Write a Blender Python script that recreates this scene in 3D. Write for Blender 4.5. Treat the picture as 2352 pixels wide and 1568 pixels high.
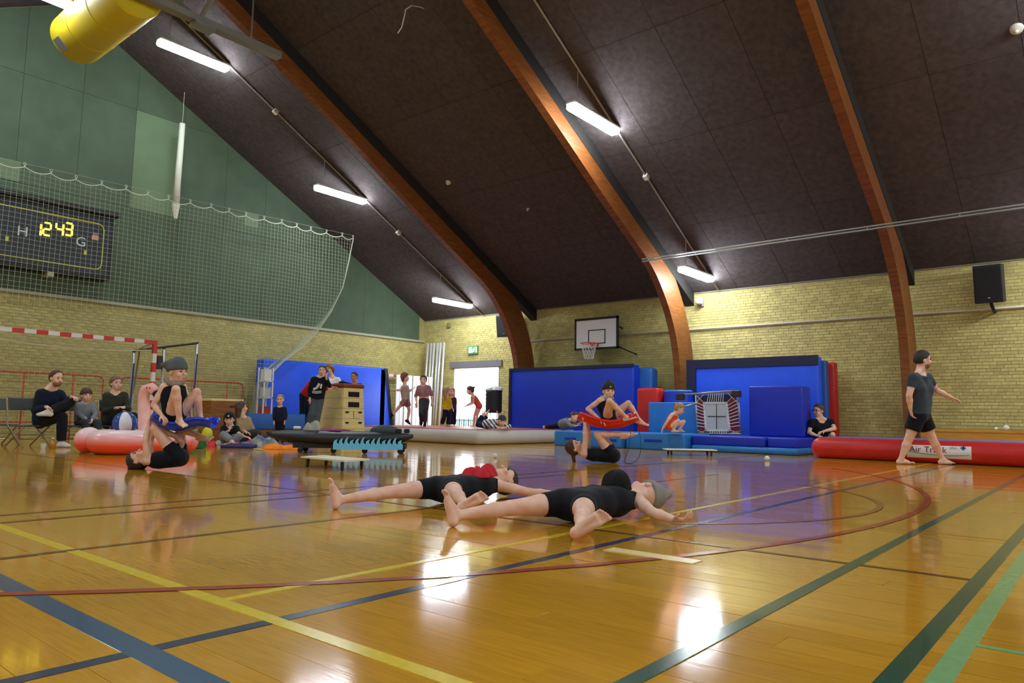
import bpy, math, random
import numpy as np
from mathutils import Vector, Matrix
random.seed(7)
rng = np.random.default_rng(7)
SC = bpy.context.scene
COL = SC.collection
for o in list(bpy.data.objects):
    bpy.data.objects.remove(o)

# ------------------------------------------------------------------ camera
CAMH = 0.61                      # camera height above the hall floor (m)
FPX = 1654.73                    # focal length for a 2352 px wide frame
PITCH, ROLL, YAW = (math.radians(a) for a in (6.031, .9532, 39.817))
cF = np.array([-math.sin(YAW)*math.cos(PITCH), math.cos(YAW)*math.cos(PITCH), math.sin(PITCH)])
_r0 = np.array([math.cos(YAW), math.sin(YAW), 0.]); _u0 = np.cross(_r0, cF)
cR = math.cos(ROLL)*_r0 + math.sin(ROLL)*_u0
cU = -math.sin(ROLL)*_r0 + math.cos(ROLL)*_u0
CAM = np.array([0, 0, CAMH])
cam_d = bpy.data.cameras.new('camera'); cam_d.sensor_width = 36; cam_d.lens = FPX/2352*36
cam_d.clip_start = .05; cam_d.clip_end = 300
cam = bpy.data.objects.new('camera', cam_d); COL.objects.link(cam)
m = Matrix.Identity(4)
for i in range(3):
    m[i][0], m[i][1], m[i][2], m[i][3] = cR[i], cU[i], -cF[i], CAM[i]
cam.matrix_world = m
SC.camera = cam

# ------------------------------------------------------------------ world, exposure
W = bpy.data.worlds.new('overcast_sky'); SC.world = W; W.use_nodes = True
W.node_tree.nodes['Background'].inputs[0].default_value = (.86, .93, 1, 1)
W.node_tree.nodes['Background'].inputs[1].default_value = 9.0
SC.view_settings.view_transform = 'Standard'
SC.view_settings.look = 'None'
SC.view_settings.gamma = 1
SC.view_settings.use_curve_mapping = False
SC.view_settings.exposure = -0.1
LAMP = 95.0                      # radiance of the fluorescent diffusers

# ------------------------------------------------------------------ measuring helpers (real distances in metres)
def ray(x, y): return cF + cR*(x-1176)/FPX - cU*(y-784)/FPX
def onX(x, y, X): r = ray(x, y); return r*(X/r[0]) + CAM
def onY(x, y, Y): r = ray(x, y); return r*(Y/r[1]) + CAM
def onZ(x, y, Z): r = ray(x, y); return r*((Z-CAMH)/r[2]) + CAM
def atD(x, y, d): return ray(x, y)*d + CAM
def V(*a): return np.array(a, float)
def nrm(v): v = np.asarray(v, float); return v/max(np.linalg.norm(v), 1e-9)
def cvec(r, u, t): return cR*r + cU*u - cF*t     # right, up, towards the viewer

# ------------------------------------------------------------------ room measures
YW = 17.0; XW = -18.1; ZE = 3.87; SL = .535; YR = 5.55; XE = 12.0; YF = 2*YR-YW
ZB = 3.13                          # top of the brick on the gable wall
def zroof(y): return ZE + SL*(YW-y) if y > YR else ZE + SL*(y-YF)

# ------------------------------------------------------------------ materials
MATS = {}
def mat(name, col, rough=.6, metal=0., var=0., noise=0., nscale=8., bump=0., bscale=60., emit=0., coat=0., spec=.5, trans=0., sheen=0., stretch=None, col2=None):
    """var: per-piece tone variation, noise: mottling between col and col2"""
    if name in MATS: return MATS[name]
    m = bpy.data.materials.new(name); m.use_nodes = True; MATS[name] = m
    nt = m.node_tree; N = nt.nodes; L = nt.links; b = N['Principled BSDF']
    b.inputs['Roughness'].default_value = rough; b.inputs['Metallic'].default_value = metal
    b.inputs['Specular IOR Level'].default_value = spec
    b.inputs['Coat Weight'].default_value = coat; b.inputs['Coat Roughness'].default_value = .06
    if trans: b.inputs['Transmission Weight'].default_value = trans
    if sheen: b.inputs['Sheen Weight'].default_value = sheen
    c = N.new('ShaderNodeRGB'); c.outputs[0].default_value = (*col, 1); out = c.outputs[0]
    tc = N.new('ShaderNodeTexCoord'); src = tc.outputs['Object']
    if stretch:
        mp = N.new('ShaderNodeMapping'); mp.inputs['Scale'].default_value = stretch; L.new(src, mp.inputs[0]); src = mp.outputs[0]
    if noise or bump:
        n = N.new('ShaderNodeTexNoise'); n.inputs['Scale'].default_value = nscale; n.inputs['Detail'].default_value = 5; L.new(src, n.inputs['Vector'])
    if noise:
        mx = N.new('ShaderNodeMix'); mx.data_type = 'RGBA'
        c2 = col2 if col2 else tuple(v*(1-noise) for v in col)
        mx.inputs[7].default_value = (*c2, 1); L.new(out, mx.inputs[6])
        rp = N.new('ShaderNodeMapRange'); rp.inputs[1].default_value = .35; rp.inputs[2].default_value = .65
        L.new(n.outputs[0], rp.inputs[0]); L.new(rp.outputs[0], mx.inputs[0]); out = mx.outputs[2]
    if var:
        oi = N.new('ShaderNodeObjectInfo'); ge = N.new('ShaderNodeNewGeometry')
        ad = N.new('ShaderNodeMath'); ad.operation = 'ADD'; L.new(oi.outputs['Random'], ad.inputs[0]); L.new(ge.outputs['Random Per Island'], ad.inputs[1])
        fr = N.new('ShaderNodeMath'); fr.operation = 'FRACT'; L.new(ad.outputs[0], fr.inputs[0])
        mr = N.new('ShaderNodeMapRange'); mr.inputs[3].default_value = 1-var; mr.inputs[4].default_value = 1+var*.6; L.new(fr.outputs[0], mr.inputs[0])
        hs = N.new('ShaderNodeHueSaturation'); L.new(out, hs.inputs['Color']); L.new(mr.outputs[0], hs.inputs['Value']); out = hs.outputs[0]
    L.new(out, b.inputs['Base Color'])
    if bump:
        bn = N.new('ShaderNodeTexNoise'); bn.inputs['Scale'].default_value = bscale; bn.inputs['Detail'].default_value = 4; L.new(src, bn.inputs['Vector'])
        bp = N.new('ShaderNodeBump'); bp.inputs['Strength'].default_value = bump; bp.inputs['Distance'].default_value = .02; L.new(bn.outputs[0], bp.inputs['Height']); L.new(bp.outputs[0], b.inputs['Normal'])
    if emit:
        L.new(out, b.inputs['Emission Color']); b.inputs['Emission Strength'].default_value = emit
    return m
def srgb(r, g, b):
    f = lambda v: (v/255/12.92) if v/255 <= .04045 else ((v/255+.055)/1.055)**2.4
    return (f(r), f(g), f(b))

# ------------------------------------------------------------------ mesh builder
class MB:
    def __init__(s): s.v = []; s.f = []
    def add(s, v, f):
        o = len(s.v); s.v += [tuple(float(c) for c in p) for p in v]; s.f += [tuple(i+o for i in q) for q in f]; return s
    def box(s, lo, hi):
        (a, b, c), (d, e, g) = lo, hi
        return s.add([(a,b,c),(d,b,c),(d,e,c),(a,e,c),(a,b,g),(d,b,g),(d,e,g),(a,e,g)], [(0,3,2,1),(4,5,6,7),(0,1,5,4),(1,2,6,5),(2,3,7,6),(3,0,4,7)])
    def obox(s, c, ex, ey, ez):
        """oriented box: centre and three half-extent vectors"""
        c, ex, ey, ez = (np.asarray(q, float) for q in (c, ex, ey, ez))
        P = [c+i*ex+j*ey+k*ez for k in (-1, 1) for (i, j) in ((-1,-1),(1,-1),(1,1),(-1,1))]
        return s.add(P, [(0,3,2,1),(4,5,6,7),(0,1,5,4),(1,2,6,5),(2,3,7,6),(3,0,4,7)])
    def rbox(s, c, ex, ey, ez, r=.03, n=3):
        """box with rounded vertical profile edges (superellipse-like cushion)"""
        c, ex, ey, ez = (np.asarray(q, float) for q in (c, ex, ey, ez))
        lx, ly, lz = (np.linalg.norm(q) for q in (ex, ey, ez)); ux, uy, uz = ex/lx, ey/ly, ez/lz
        r = min(r, lx*.95, ly*.95, lz*.95)
        rings = []
        for i in range(2*n+2):
            top = i > n; a = (i if not top else i-1)/(2*n)*math.pi - math.pi/2 if False else None
            t = (i/n*90 if not top else (i-n-1)/n*90+0)
            ang = math.radians(-90+t) if not top else math.radians(t)
            z = (lz-r)*(1 if top else -1) + r*math.sin(ang); q = r*math.cos(ang)
            ring = []
            for k, (sx, sy) in enumerate(((1,1),(-1,1),(-1,-1),(1,-1))):
                for j in range(n+1):
                    a = math.radians(90*k + 90*j/n)
                    ring.append(c + ux*(sx*(lx-r)+q*math.cos(a)) + uy*(sy*(ly-r)+q*math.sin(a)) + uz*z)
            rings.append(ring)
        return s.loft(rings, cap=True)
    def loft(s, rings, cap=True, closed=True):
        n = len(rings[0]); vs = [p for r in rings for p in r]; fs = []
        for i in range(len(rings)-1):
            for j in range(n if closed else n-1):
                k = (j+1) % n; fs.append((i*n+j, i*n+k, (i+1)*n+k, (i+1)*n+j))
        if cap: fs.append(tuple(range(n-1, -1, -1))); fs.append(tuple((len(rings)-1)*n+j for j in range(n)))
        return s.add(vs, fs)
    def tube(s, path, r, n=8, cap=True):
        P = [np.asarray(p, float) for p in path]; rr = r if hasattr(r, '__len__') else [r]*len(P)
        t0 = nrm(P[1]-P[0]); ref = V(0,0,1) if abs(t0[2]) < .9 else V(1,0,0); u = nrm(np.cross(t0, ref)); rings = []
        for i, p in enumerate(P):
            t = nrm(P[min(i+1, len(P)-1)]-P[max(i-1, 0)]); u = nrm(u-t*np.dot(u, t)); w = np.cross(t, u)
            rings.append([p+rr[i]*(u*math.cos(2*math.pi*j/n)+w*math.sin(2*math.pi*j/n)) for j in range(n)])
        return s.loft(rings, cap)
    def prism(s, poly, ext):
        ext = np.asarray(ext, float); n = len(poly); P = [np.asarray(p, float) for p in poly]
        return s.add(P+[p+ext for p in P], [tuple(range(n-1,-1,-1)), tuple(range(n, 2*n))]+[(i, (i+1)%n, n+(i+1)%n, n+i) for i in range(n)])
    def ball(s, c, rx, ry=None, rz=None, n=12, ax=None):
        ry = ry or rx; rz = rz or rx; c = np.asarray(c, float); ax = ax if ax is not None else np.eye(3); vs = []; fs = []
        mrow = n//2
        for i in range(mrow+1):
            a = math.pi*i/mrow
            for j in range(n):
                b = 2*math.pi*j/n; vs.append(c+ax[0]*rx*math.sin(a)*math.cos(b)+ax[1]*ry*math.sin(a)*math.sin(b)+ax[2]*rz*math.cos(a))
        for i in range(mrow):
            for j in range(n):
                k = (j+1) % n; fs.append((i*n+j, (i+1)*n+j, (i+1)*n+k, i*n+k))
        return s.add(vs, fs)
    def lathe(s, c, prof, n=16, ax=(0,0,1)):
        c = np.asarray(c, float); a = nrm(ax); ref = V(1,0,0) if abs(a[0]) < .9 else V(0,1,0); u = nrm(np.cross(a, ref)); w = np.cross(a, u)
        return s.loft([[c+a*z+r*(u*math.cos(2*math.pi*j/n)+w*math.sin(2*math.pi*j/n)) for j in range(n)] for r, z in prof])
    def build(s, name, material, parent=None, smooth=False, fix=True):
        me = bpy.data.meshes.new(name); me.from_pydata(s.v, [], s.f); me.materials.append(material)
        if fix:
            import bmesh
            b = bmesh.new(); b.from_mesh(me); bmesh.ops.recalc_face_normals(b, faces=b.faces[:]); b.to_mesh(me); b.free()
        if smooth:
            me.polygons.foreach_set('use_smooth', [True]*len(me.polygons))
            if smooth == 'auto':
                try: me.set_sharp_from_angle(angle=math.radians(40))
                except Exception: pass
        return link(bpy.data.objects.new(name, me), parent)
def link(o, parent=None):
    COL.objects.link(o)
    if parent is not None:
        o.parent = parent
        if parent.type == 'EMPTY': o.matrix_parent_inverse = Matrix.Translation(-parent.location)
    return o
def tag(o, label, cat, group=None):
    o['label'] = label; o['category'] = cat
    if group: o['group'] = group
    return o
def thing(name, loc, label, cat, group=None):
    o = bpy.data.objects.new(name, None); COL.objects.link(o); o.location = tuple(float(c) for c in loc); o.empty_display_size = .1
    return tag(o, label, cat, group)
def struct(o): o['kind'] = 'structure'; return o
def stuff(o): o['kind'] = 'stuff'; return o
FONT = None
def text_mesh(name, body, material, parent, origin, xdir, ydir, size, depth=.004, align='CENTER', bold=False, space=1.0):
    """flat lettering turned into a mesh; origin, reading direction, up direction in world space"""
    cu = bpy.data.curves.new(name, 'FONT'); cu.body = body; cu.size = size; cu.extrude = depth; cu.align_x = align; cu.align_y = 'CENTER'; cu.space_character = space
    if bold: cu.offset = size*.012
    t = bpy.data.objects.new(name, cu); COL.objects.link(t)
    dg = bpy.context.evaluated_depsgraph_get(); me = bpy.data.meshes.new_from_object(t.evaluated_get(dg)); bpy.data.objects.remove(t)
    me.name = name; me.materials.clear(); me.materials.append(material)
    x, y = nrm(xdir), nrm(ydir); z = np.cross(x, y); M = Matrix.Identity(4)
    for i in range(3): M[i][0], M[i][1], M[i][2], M[i][3] = x[i], y[i], z[i], origin[i]
    me.transform(M)
    return link(bpy.data.objects.new(name, me), parent)
# ================================================================== the room
M_mortar = mat('mortar', srgb(170,158,100), .9, noise=.2, nscale=3)
M_brick = mat('yellow_brick', srgb(206,194,124), .85, var=.15, noise=.22, nscale=5, bump=.25, bscale=90)
M_brick_g = mat('yellow_brick_gable', srgb(196,184,116), .85, var=.13, noise=.2, nscale=5, bump=.25, bscale=90)
M_ceil = mat('dark_wood_wool', srgb(84,77,77), .95, noise=.35, nscale=6, bump=.5, bscale=45, spec=.15)
M_ceilp = mat('dark_wood_wool_panel', srgb(90,82,82), .95, var=.07, noise=.3, nscale=9, bump=.6, bscale=60, spec=.15)
M_green = mat('green_panel', srgb(76,95,73), .8, var=.07, noise=.16, nscale=2.2, bump=.08)
M_green2 = mat('pale_green_panel', srgb(104,126,96), .8, noise=.12, nscale=2.2)
M_glulam = mat('glulam', srgb(134,80,30), .5, noise=.3, nscale=4, stretch=(.6,1,9), col2=srgb(110,58,18))
M_dark = mat('dark_rafter', srgb(30,27,25), .8)
M_trimg = mat('pale_grey_trim', srgb(165,165,140), .6)
M_white = mat('white_paint', srgb(225,225,220), .5)
M_lintel = mat('grey_lintel', srgb(120,120,128), .6)
M_concrete = mat('outdoor_paving', srgb(190,188,180), .9, noise=.2, nscale=2)

# ---- floor: dark sub-floor, the nearest 300 boards as pieces, the rest as one part
M_sub = mat('floor_joint', srgb(126,84,22), .6)
M_wood = mat('varnished_beech_board', srgb(208,150,38), .11, var=.08, noise=.16, nscale=5, stretch=(1.2,14,1), bump=.012, bscale=5, coat=.4)
floor = struct(MB().box((XW-.3, YF-.3, -.2), (XE+.3, YW+.45, -.02)).build('floor', M_sub))
BW, BL = .129, 2.6
cells = []
row = 0; y = -1.2
while y < YW-.01:
    x = XW - (row*.97) % BL
    while x < 6.2:
        x0, x1 = max(x, XW), min(x+BL, 6.2)
        if x1-x0 > .15: cells.append((x0, x1, y, min(y+BW, YW)))
        x += BL
    y += BW; row += 1
def vis(c):
    p = V((c[0]+c[1])/2, (c[2]+c[3])/2, 0)-CAM; d = p@cF
    if d < .5: return 1e6+abs(d)
    if abs(p@cR)/d > .78: return 1e5+d
    return d
cells.sort(key=vis)
rest = MB(); shared = {}
for i, (x0, x1, y0, y1) in enumerate(cells):
    tx, ty = rng.normal(0, .0014), rng.normal(0, .0034)
    L_, W_ = x1-x0-.0012, y1-y0-.0012
    if i < 300:
        k = (round(L_, 3), round(W_, 3))
        if k not in shared:
            me = bpy.data.meshes.new('floor_board'); b = MB().box((-L_/2, -W_/2, -.02), (L_/2, W_/2, 0))
            me.from_pydata(b.v, [], b.f); me.materials.append(M_wood); shared[k] = me
        o = bpy.data.objects.new('floor_board', shared[k]); COL.objects.link(o); o.parent = floor
        o.location = ((x0+x1)/2, (y0+y1)/2, 0); o.rotation_euler = (ty, tx*.3, 0)
    else:
        cx, cy = (x0+x1)/2, (y0+y1)/2
        rest.obox((cx, cy, -.01), (L_/2, 0, -tx*.3*L_/2), (0, W_/2, ty*W_/2), (0, 0, .01))
stuff(rest.build('floor_boards', M_wood, floor, fix=False))
struct(MB().box((6.2, YF, -.02), (XE, YW, 0)).add([], []).build('floor_boards_far', M_wood, floor))
MB().box((XW, YF, -.02), (6.2, -1.2, 0)).build('floor_boards_far', M_wood, floor)

# ---- painted court lines
LC = {'navy': srgb(52,58,84), 'blue': srgb(62,88,116), 'yellow': srgb(226,196,40), 'brown': srgb(92,62,30), 'green': srgb(40,84,66), 'lgreen': srgb(130,176,116), 'red': srgb(168,62,40), 'rust': srgb(160,92,40)}
LM = {k: mat('line_paint_'+k, v, .2, coat=.3, noise=.12, nscale=30) for k, v in LC.items()}
LZ = [0.0012]
def line(p, q, w, col, name='court_line'):
    LZ[0] += .00012; z = LZ[0]
    p, q = V(*p), V(*q); t = nrm(q-p); n = V(-t[1], t[0])*w/2
    MB().prism([(*(p-n), -.001), (*(q-n), -.001), (*(q+n), -.001), (*(p+n), -.001)], (0, 0, z+.001)).build(name, LM[col], floor)
def arc(c, r, a0, a1, w, col, n=40):
    LZ[0] += .00012; z = LZ[0]; vs = []; fs = []
    for i in range(n+1):
        a = math.radians(a0+(a1-a0)*i/n)
        for rr in (r-w/2, r+w/2): vs.append((c[0]+rr*math.cos(a), c[1]+rr*math.sin(a), z))
    for i in range(n): fs.append((2*i, 2*i+1, 2*i+3, 2*i+2))
    MB().add(vs, fs).build('court_arc', LM[col], floor)
def lx(*pts): return float(np.mean([onZ(x, y, 0)[0] for x, y in pts]))
def ly(*pts): return float(np.mean([onZ(x, y, 0)[1] for x, y in pts]))
navyX = lx((333,1491.7),(784,1391.7),(1600,1202.6))
greenX = lx((1632,1470),(1969,1291.7)); green2X = lx((2044,1568),(2243,1335.4)); lgX = lx((2154,1568),(2352,1283.6))
yelX = lx((513,1375),(784,1325),(1176,1252)); yelY = ly((0,1206.7),(500,1377),(784,1482.7)); blueY = ly((0,1335),(323,1493))
darkY = ly((1729,1265.8),(2241,1331.5))
b1 = lx((0,1281.7),(784,1191.7)); b2 = lx((0,1200.7),(460,1161.7)); b3 = lx((0,1183),(460,1148))
line((navyX, 0), (navyX, 14.0), .05, 'navy'); line((-17, blueY), (1.5, blueY), .075, 'blue')
line((-17.5, yelY), (1.5, yelY), .05, 'yellow'); line((yelX, yelY), (yelX, 13.2), .04, 'yellow')
line((b1, -1), (b1, 8), .04, 'brown'); line((b2, -1), (b2, 6.5), .045, 'brown'); line((b3, -1), (b3, 16), .04, 'brown')
line((-12, darkY), (green2X, darkY), .03, 'brown')
line((greenX, .5), (greenX, 15), .05, 'green'); line((green2X, .3), (green2X, 15), .055, 'green'); line((lgX, .3), (lgX, 14), .055, 'lgreen')
q = onZ(2235,1481,0); line((lgX, q[1]), (2.5, q[1]), .025, 'lgreen')
def fitcircle(P):
    P = np.array(P)[:, :2]; A = np.c_[2*P, np.ones(len(P))]; b = (P**2).sum(1); s = np.linalg.lstsq(A, b, rcond=None)[0]
    return s[:2], math.sqrt(s[2]+s[:2]@s[:2])
arc((-8.3, 5.54), 7.2, -44, 42, .05, 'red', 60)
arc((-3.38, 5.54), 2.05, -50, 62, .045, 'rust', 40)
LM['tape'] = mat('worn_cream_tape', srgb(226,200,130), .3)
line((-1.87, 2.98), (-1.42, 2.98), .095, 'tape', 'floor_tape')

# ---- walls
def brick_wall(wall, origin, u, nrm_, u0, u1, z1, hole, material, near):
    """300 bricks that show largest as pieces, the others as one part"""
    C, Lb = .0667, .24
    me = bpy.data.meshes.new('brick'); hx, hz = .114, .0274
    b = MB().obox((0,0,0), V(*u)*hx, V(*nrm_)*.03, (0,0,hz)); me.from_pydata(b.v, [], b.f); me.materials.append(material)
    allb = []
    for r in range(int(z1/C)):
        off = (r % 2)*.5*Lb + (.25*Lb if r % 4 >= 2 else 0)
        t = u0-off
        while t < u1:
            a, e = max(t, u0), min(t+Lb, u1); t += Lb
            zc = (r+.5)*C
            if hole and e > hole[0] and a < hole[1] and zc < hole[2]:
                if a < hole[0]: e = hole[0]
                elif e > hole[1]: a = hole[1]
                else: continue
            if e-a > .03: allb.append((a, e, zc))
    allb.sort(key=near); n = 0; MBm = MB()
    for a, e, zc in allb:
        pos = V(*origin)+V(*u)*((a+e)/2)+V(0,0,zc)+V(*nrm_)*(-.024+rng.uniform(-.0015,.0015))
        if n < 300 and e-a > .235 and near((a, e, zc)) < 1e5:
            o = bpy.data.objects.new('brick', me); COL.objects.link(o); o.parent = wall; o.location = pos; n += 1
        else: MBm.obox(pos, V(*u)*((e-a)/2-.006), V(*nrm_)*.03, (0,0,hz))
    stuff(MBm.build('brick_courses', material, wall, fix=False))
DX0, DX1, DZ = -16.62, -14.66, 2.2       # doorway in the long wall
wb = MB(); T = .36
wb.box((XW-.3, YW, 0), (DX0, YW+T, ZE+.25)); wb.box((DX1, YW, 0), (XE+.3, YW+T, ZE+.25)); wb.box((DX0, YW, DZ), (DX1, YW+T, ZE+.25))
wall_back = struct(wb.build('wall_back', M_mortar))
def nearB(c):
    p = V((c[0]+c[1])/2, YW, c[2])-CAM; d = p@cF; x = 1176+FPX*(p@cR)/d; y = 784-FPX*(p@cU)/d
    return d if (x < 2345 and 620 < y < 985 and not (2055 < x < 2110) and not (2085 < x < 2200 and y > 800)) else 1e6
brick_wall(wall_back, (0, YW, 0), (1,0,0), (0,-1,0), XW, 2.6, ZE+.02, (DX0, DX1, DZ), M_brick, nearB)
gb = MB().prism([(XW,YF-.3,0),(XW,YW+.36,0),(XW,YW+.36,ZE+.1),(XW,YR,zroof(YR)+.2),(XW,YF-.3,ZE+.1)], (-.3,0,0))
wall_left = struct(gb.build('wall_left', M_mortar))
def nearG(c):
    p = V(XW, (c[0]+c[1])/2, c[2])-CAM; d = p@cF
    if d < .5: return 1e6
    x = 1176+FPX*(p@cR)/d; y = 784-FPX*(p@cU)/d
    return d if (x > 5 and y < 900) else 1e6
brick_wall(wall_left, (XW, 0, 0), (0,1,0), (1,0,0), -1.5, YW, ZB, None, M_brick_g, nearG)
struct(MB().box((XE, YF-.3, 0), (XE+.3, YW+.3, 11)).build('wall_right', mat('yellow_brick_plain', srgb(180,166,96), .9, noise=.2)))
struct(MB().box((XW-.3, YF-.3, 0), (XE+.3, YF, ZE+.2)).build('wall_front', MATS['yellow_brick_plain']))

# green cladding panels on the gable above the brick
def clip_roof(y0, y1, z0, z1):
    pts = []
    ys = [y0, y1] + ([YR] if y0 < YR < y1 else [])
    zs = sorted(ys)
    if max(zroof(t)-.02 for t in ys) <= z0: return None
    top = [(t, min(z1, zroof(t)-.02)) for t in zs]
    # find crossings of z1 / z0 with the roof slope
    for k in (z0, z1):
        for s in (-1, 1):
            t = (YW - (k+.02-ZE)/SL) if s > 0 else (YF + (k+.02-ZE)/SL)
            if y0 < t < y1: top.append((t, min(z1, zroof(t)-.02)))
    top.sort(); poly = [p for p in top if p[1] >= z0-1e-6]
    if len(poly) < 2: return None
    a, b = poly[0], poly[-1]; out = []
    out.append((a[0], z0)); out += poly; out.append((b[0], z0))
    res = []
    for p in out:
        if not res or abs(p[0]-res[-1][0])+abs(p[1]-res[-1][1]) > .004: res.append(p)
    if abs(res[0][0]-res[-1][0])+abs(res[0][1]-res[-1][1]) < .004: res.pop()
    return res if len(res) > 2 else None
PWd = 1.2; yk = [7.12+PWd*i for i in range(-11, 9)]
for i in range(len(yk)-1):
    for j, (z0, z1) in enumerate(((ZB+.05, 5.52), (5.52, 7.98), (7.98, 10.2))):
        g = .0035
        p = clip_roof(max(yk[i], YF)+g, min(yk[i+1], YW)-g, z0+g, z1-g)
        if not p: continue
        pale = (abs(yk[i]-7.12) < .1 and j == 1)
        MB().prism([(XW+.035, a, b) for a, b in p], (-.04, 0, 0)).build('cladding_panel', M_green2 if pale else M_green, wall_left)
for (px, py, w, h) in ((15, 388, .5, .45), (578, 505, .42, .38), (235, 497, .6, .3)):
    p = onX(px, py, XW+.04); MB().box((XW+.035, p[1]-w/2, p[2]-h/2), (XW+.043, p[1]+w/2, p[2]+h/2)).build('patch_panel', M_green2, wall_left)
struct(MB().box((XW, YF, ZB-.02), (XW+.06, YW, ZB+.05)).build('trim_1', M_trimg))
struct(MB().box((XW, YW-.03, ZE-.035), (XE, YW, ZE+.02)).build('trim_2', mat('grey_eave_trim', srgb(120,116,100), .7)))

# ---- ceiling: two slopes with separate boards
cl = MB(); th = .25
cl.add([(XW-.3,YW+.4,zroof(YW)-.4*SL),(XE+.3,YW+.4,zroof(YW)-.4*SL),(XE+.3,YR,zroof(YR)),(XW-.3,YR,zroof(YR)),
        (XW-.3,YW+.4,zroof(YW)+th),(XE+.3,YW+.4,zroof(YW)+th),(XE+.3,YR,zroof(YR)+th),(XW-.3,YR,zroof(YR)+th)],
       [(0,1,2,3),(7,6,5,4),(0,4,5,1),(2,6,7,3),(1,5,6,2),(0,3,7,4)])
cl.add([(XW-.3,YF-.4,ZE-.4*SL),(XE+.3,YF-.4,ZE-.4*SL),(XE+.3,YR,zroof(YR)),(XW-.3,YR,zroof(YR)),
        (XW-.3,YF-.4,ZE+th),(XE+.3,YF-.4,ZE+th),(XE+.3,YR,zroof(YR)+th),(XW-.3,YR,zroof(YR)+th)],
       [(3,2,1,0),(4,5,6,7),(1,5,4,0),(3,7,6,2),(2,6,5,1),(4,7,3,0)])
ceiling = struct(cl.build('ceiling', M_ceil))
sd = nrm(V(0, -1, SL)); nn = nrm(V(0, -SL, -1)); Ls = (YW-YR)*math.hypot(1, SL); pw, pl = 1.24, 2.44
me = bpy.data.meshes.new('ceiling_panel'); b = MB().obox((0,0,0), (pw/2-.004,0,0), sd*(pl/2-.004), nn*.012); me.from_pydata(b.v, [], b.f); me.materials.append(M_ceilp)
x = XW+pw/2
while x < 4.5:
    for r in range(5):
        c = V(x, YW, ZE)+sd*(pl*(r+.5)+.02)
        o = bpy.data.objects.new('ceiling_panel', me); COL.objects.link(o); o.parent = ceiling; o.location = c+nn*(.004+rng.uniform(-.0015, .0015))
    x += pw

# ---- glulam frames and the dark rafters behind them
inner = [(16.3,0),(16.24,1.2),(16.12,2.2),(15.86,2.92),(15.42,3.58),(14.8,4.18),(13.9,4.7),(12.7,5.36),(11.6,6.0),(10.3,6.74),(9.0,7.46),(7.3,8.38),(YR,9.25)]
outer = [(17.0,0),(16.98,1.4),(16.86,2.4),(16.56,3.2),(16.14,3.86),(15.55,4.5),(14.5,5.2),(13.1,5.95),(12,6.53),(10.6,7.26),(9.3,7.95),(7.5,8.93),(YR,9.95)]
def smooth_path(P, n=6):
    P = [V(*p) for p in P]; out = []
    for i in range(len(P)-1):
        a, b_, c, d = P[max(i-1,0)], P[i], P[i+1], P[min(i+2,len(P)-1)]
        for k in range(n):
            t = k/n; out.append(.5*((2*b_)+(c-a)*t+(2*a-5*b_+4*c-d)*t*t+(3*b_-a-3*c+d)*t**3))
    return out+[P[-1]]
def frame(xc, w, label):
    for half in (1, -1):
        I, O = smooth_path(inner), smooth_path(outer)
        f = (lambda y: y) if half > 0 else (lambda y: 2*YR-y)
        rings = [[(xc-w/2, f(i[0]), i[1]), (xc+w/2, f(i[0]), i[1]), (xc+w/2, f(o_[0]), min(o_[1], zroof(min(o_[0],YW))-.03)), (xc-w/2, f(o_[0]), min(o_[1], zroof(min(o_[0],YW))-.03))] for i, o_ in zip(I, O)]
        if half > 0: t = thing('glulam_frame', (xc, YR, 0), label, 'beam', 'glulam roof frames')
        MB().loft(rings).build('glulam_half', M_glulam, t)
        g = MB(); e = .05
        g.prism([(xc-w/2-e, f(YW-.02), ZE-.33), (xc-w/2-e, f(YW-.02), ZE-.02), (xc-w/2-e, f(YR), zroof(YR)-.02), (xc-w/2-e, f(YR), zroof(YR)-.33)], (w+2*e-.1+.06, 0, 0)).build('rafter', M_dark, t)
frame(-13.3, .17, 'brown glulam arch frame beside the loudspeaker near the open door')
frame(-8.2, .17, 'brown glulam arch frame right of the basketball hoop')
frame(-3.18, .17, 'brown glulam arch frame behind the walking man')
frame(1.9, .17, 'brown glulam arch frame just outside the right edge')

# ---- doorway: lintel, white reveal, paving outside
struct(MB().box((DX0-.16, YW-.06, DZ), (DX1+.12, YW-.001, DZ+.19)).build('trim_3', M_lintel))
dr = MB(); e = .03
dr.box((DX0, YW-.02, 0), (DX0+e, YW+T+.02, DZ)); dr.box((DX1-e, YW-.02, 0), (DX1, YW+T+.02, DZ)); dr.box((DX0, YW-.02, DZ-e), (DX1, YW+T+.02, DZ))
struct(dr.build('door_1', M_white))
struct(MB().box((-45, YW+T+.1, -.25), (25, 60, -.05)).build('ground', M_concrete))

# ---- pipes on walls and ceiling, curtain track
M_pipe = mat('cream_conduit', srgb(205,200,185), .5)
M_pipeg = mat('grey_conduit', srgb(162,154,148), .6)
tag(MB().tube([(-13.9, YW-.05, 2.92), (3, YW-.05, 2.92)], .022).build('wall_conduit', M_pipe, smooth=True), 'cream pipe running along the long brick wall behind the hoop', 'pipe')
def roof_conduit(xc, label):
    P = [V(xc, y, zroof(y)-.06) for y in np.linspace(16.9, YR+.4, 12)]
    t = thing('roof_conduit', P[0], label, 'conduit', 'ceiling conduits'); MB().tube(P, .022, 6).build('tube', M_pipeg, t, True)
    for y in (13.3, 9.25):
        c = V(xc, y, zroof(y)-.06); MB().obox(c, (.05,0,0), sd*.06, nn*.06).build('junction_box', M_white, t)
roof_conduit(-15.35, 'long grey conduit on the ceiling carrying the lamps nearest the green gable')
roof_conduit(-7.42, 'long grey conduit on the ceiling carrying the two lamps right of centre')
M_alu = mat('aluminium_track', srgb(150,150,150), .4, metal=.6)
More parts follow.
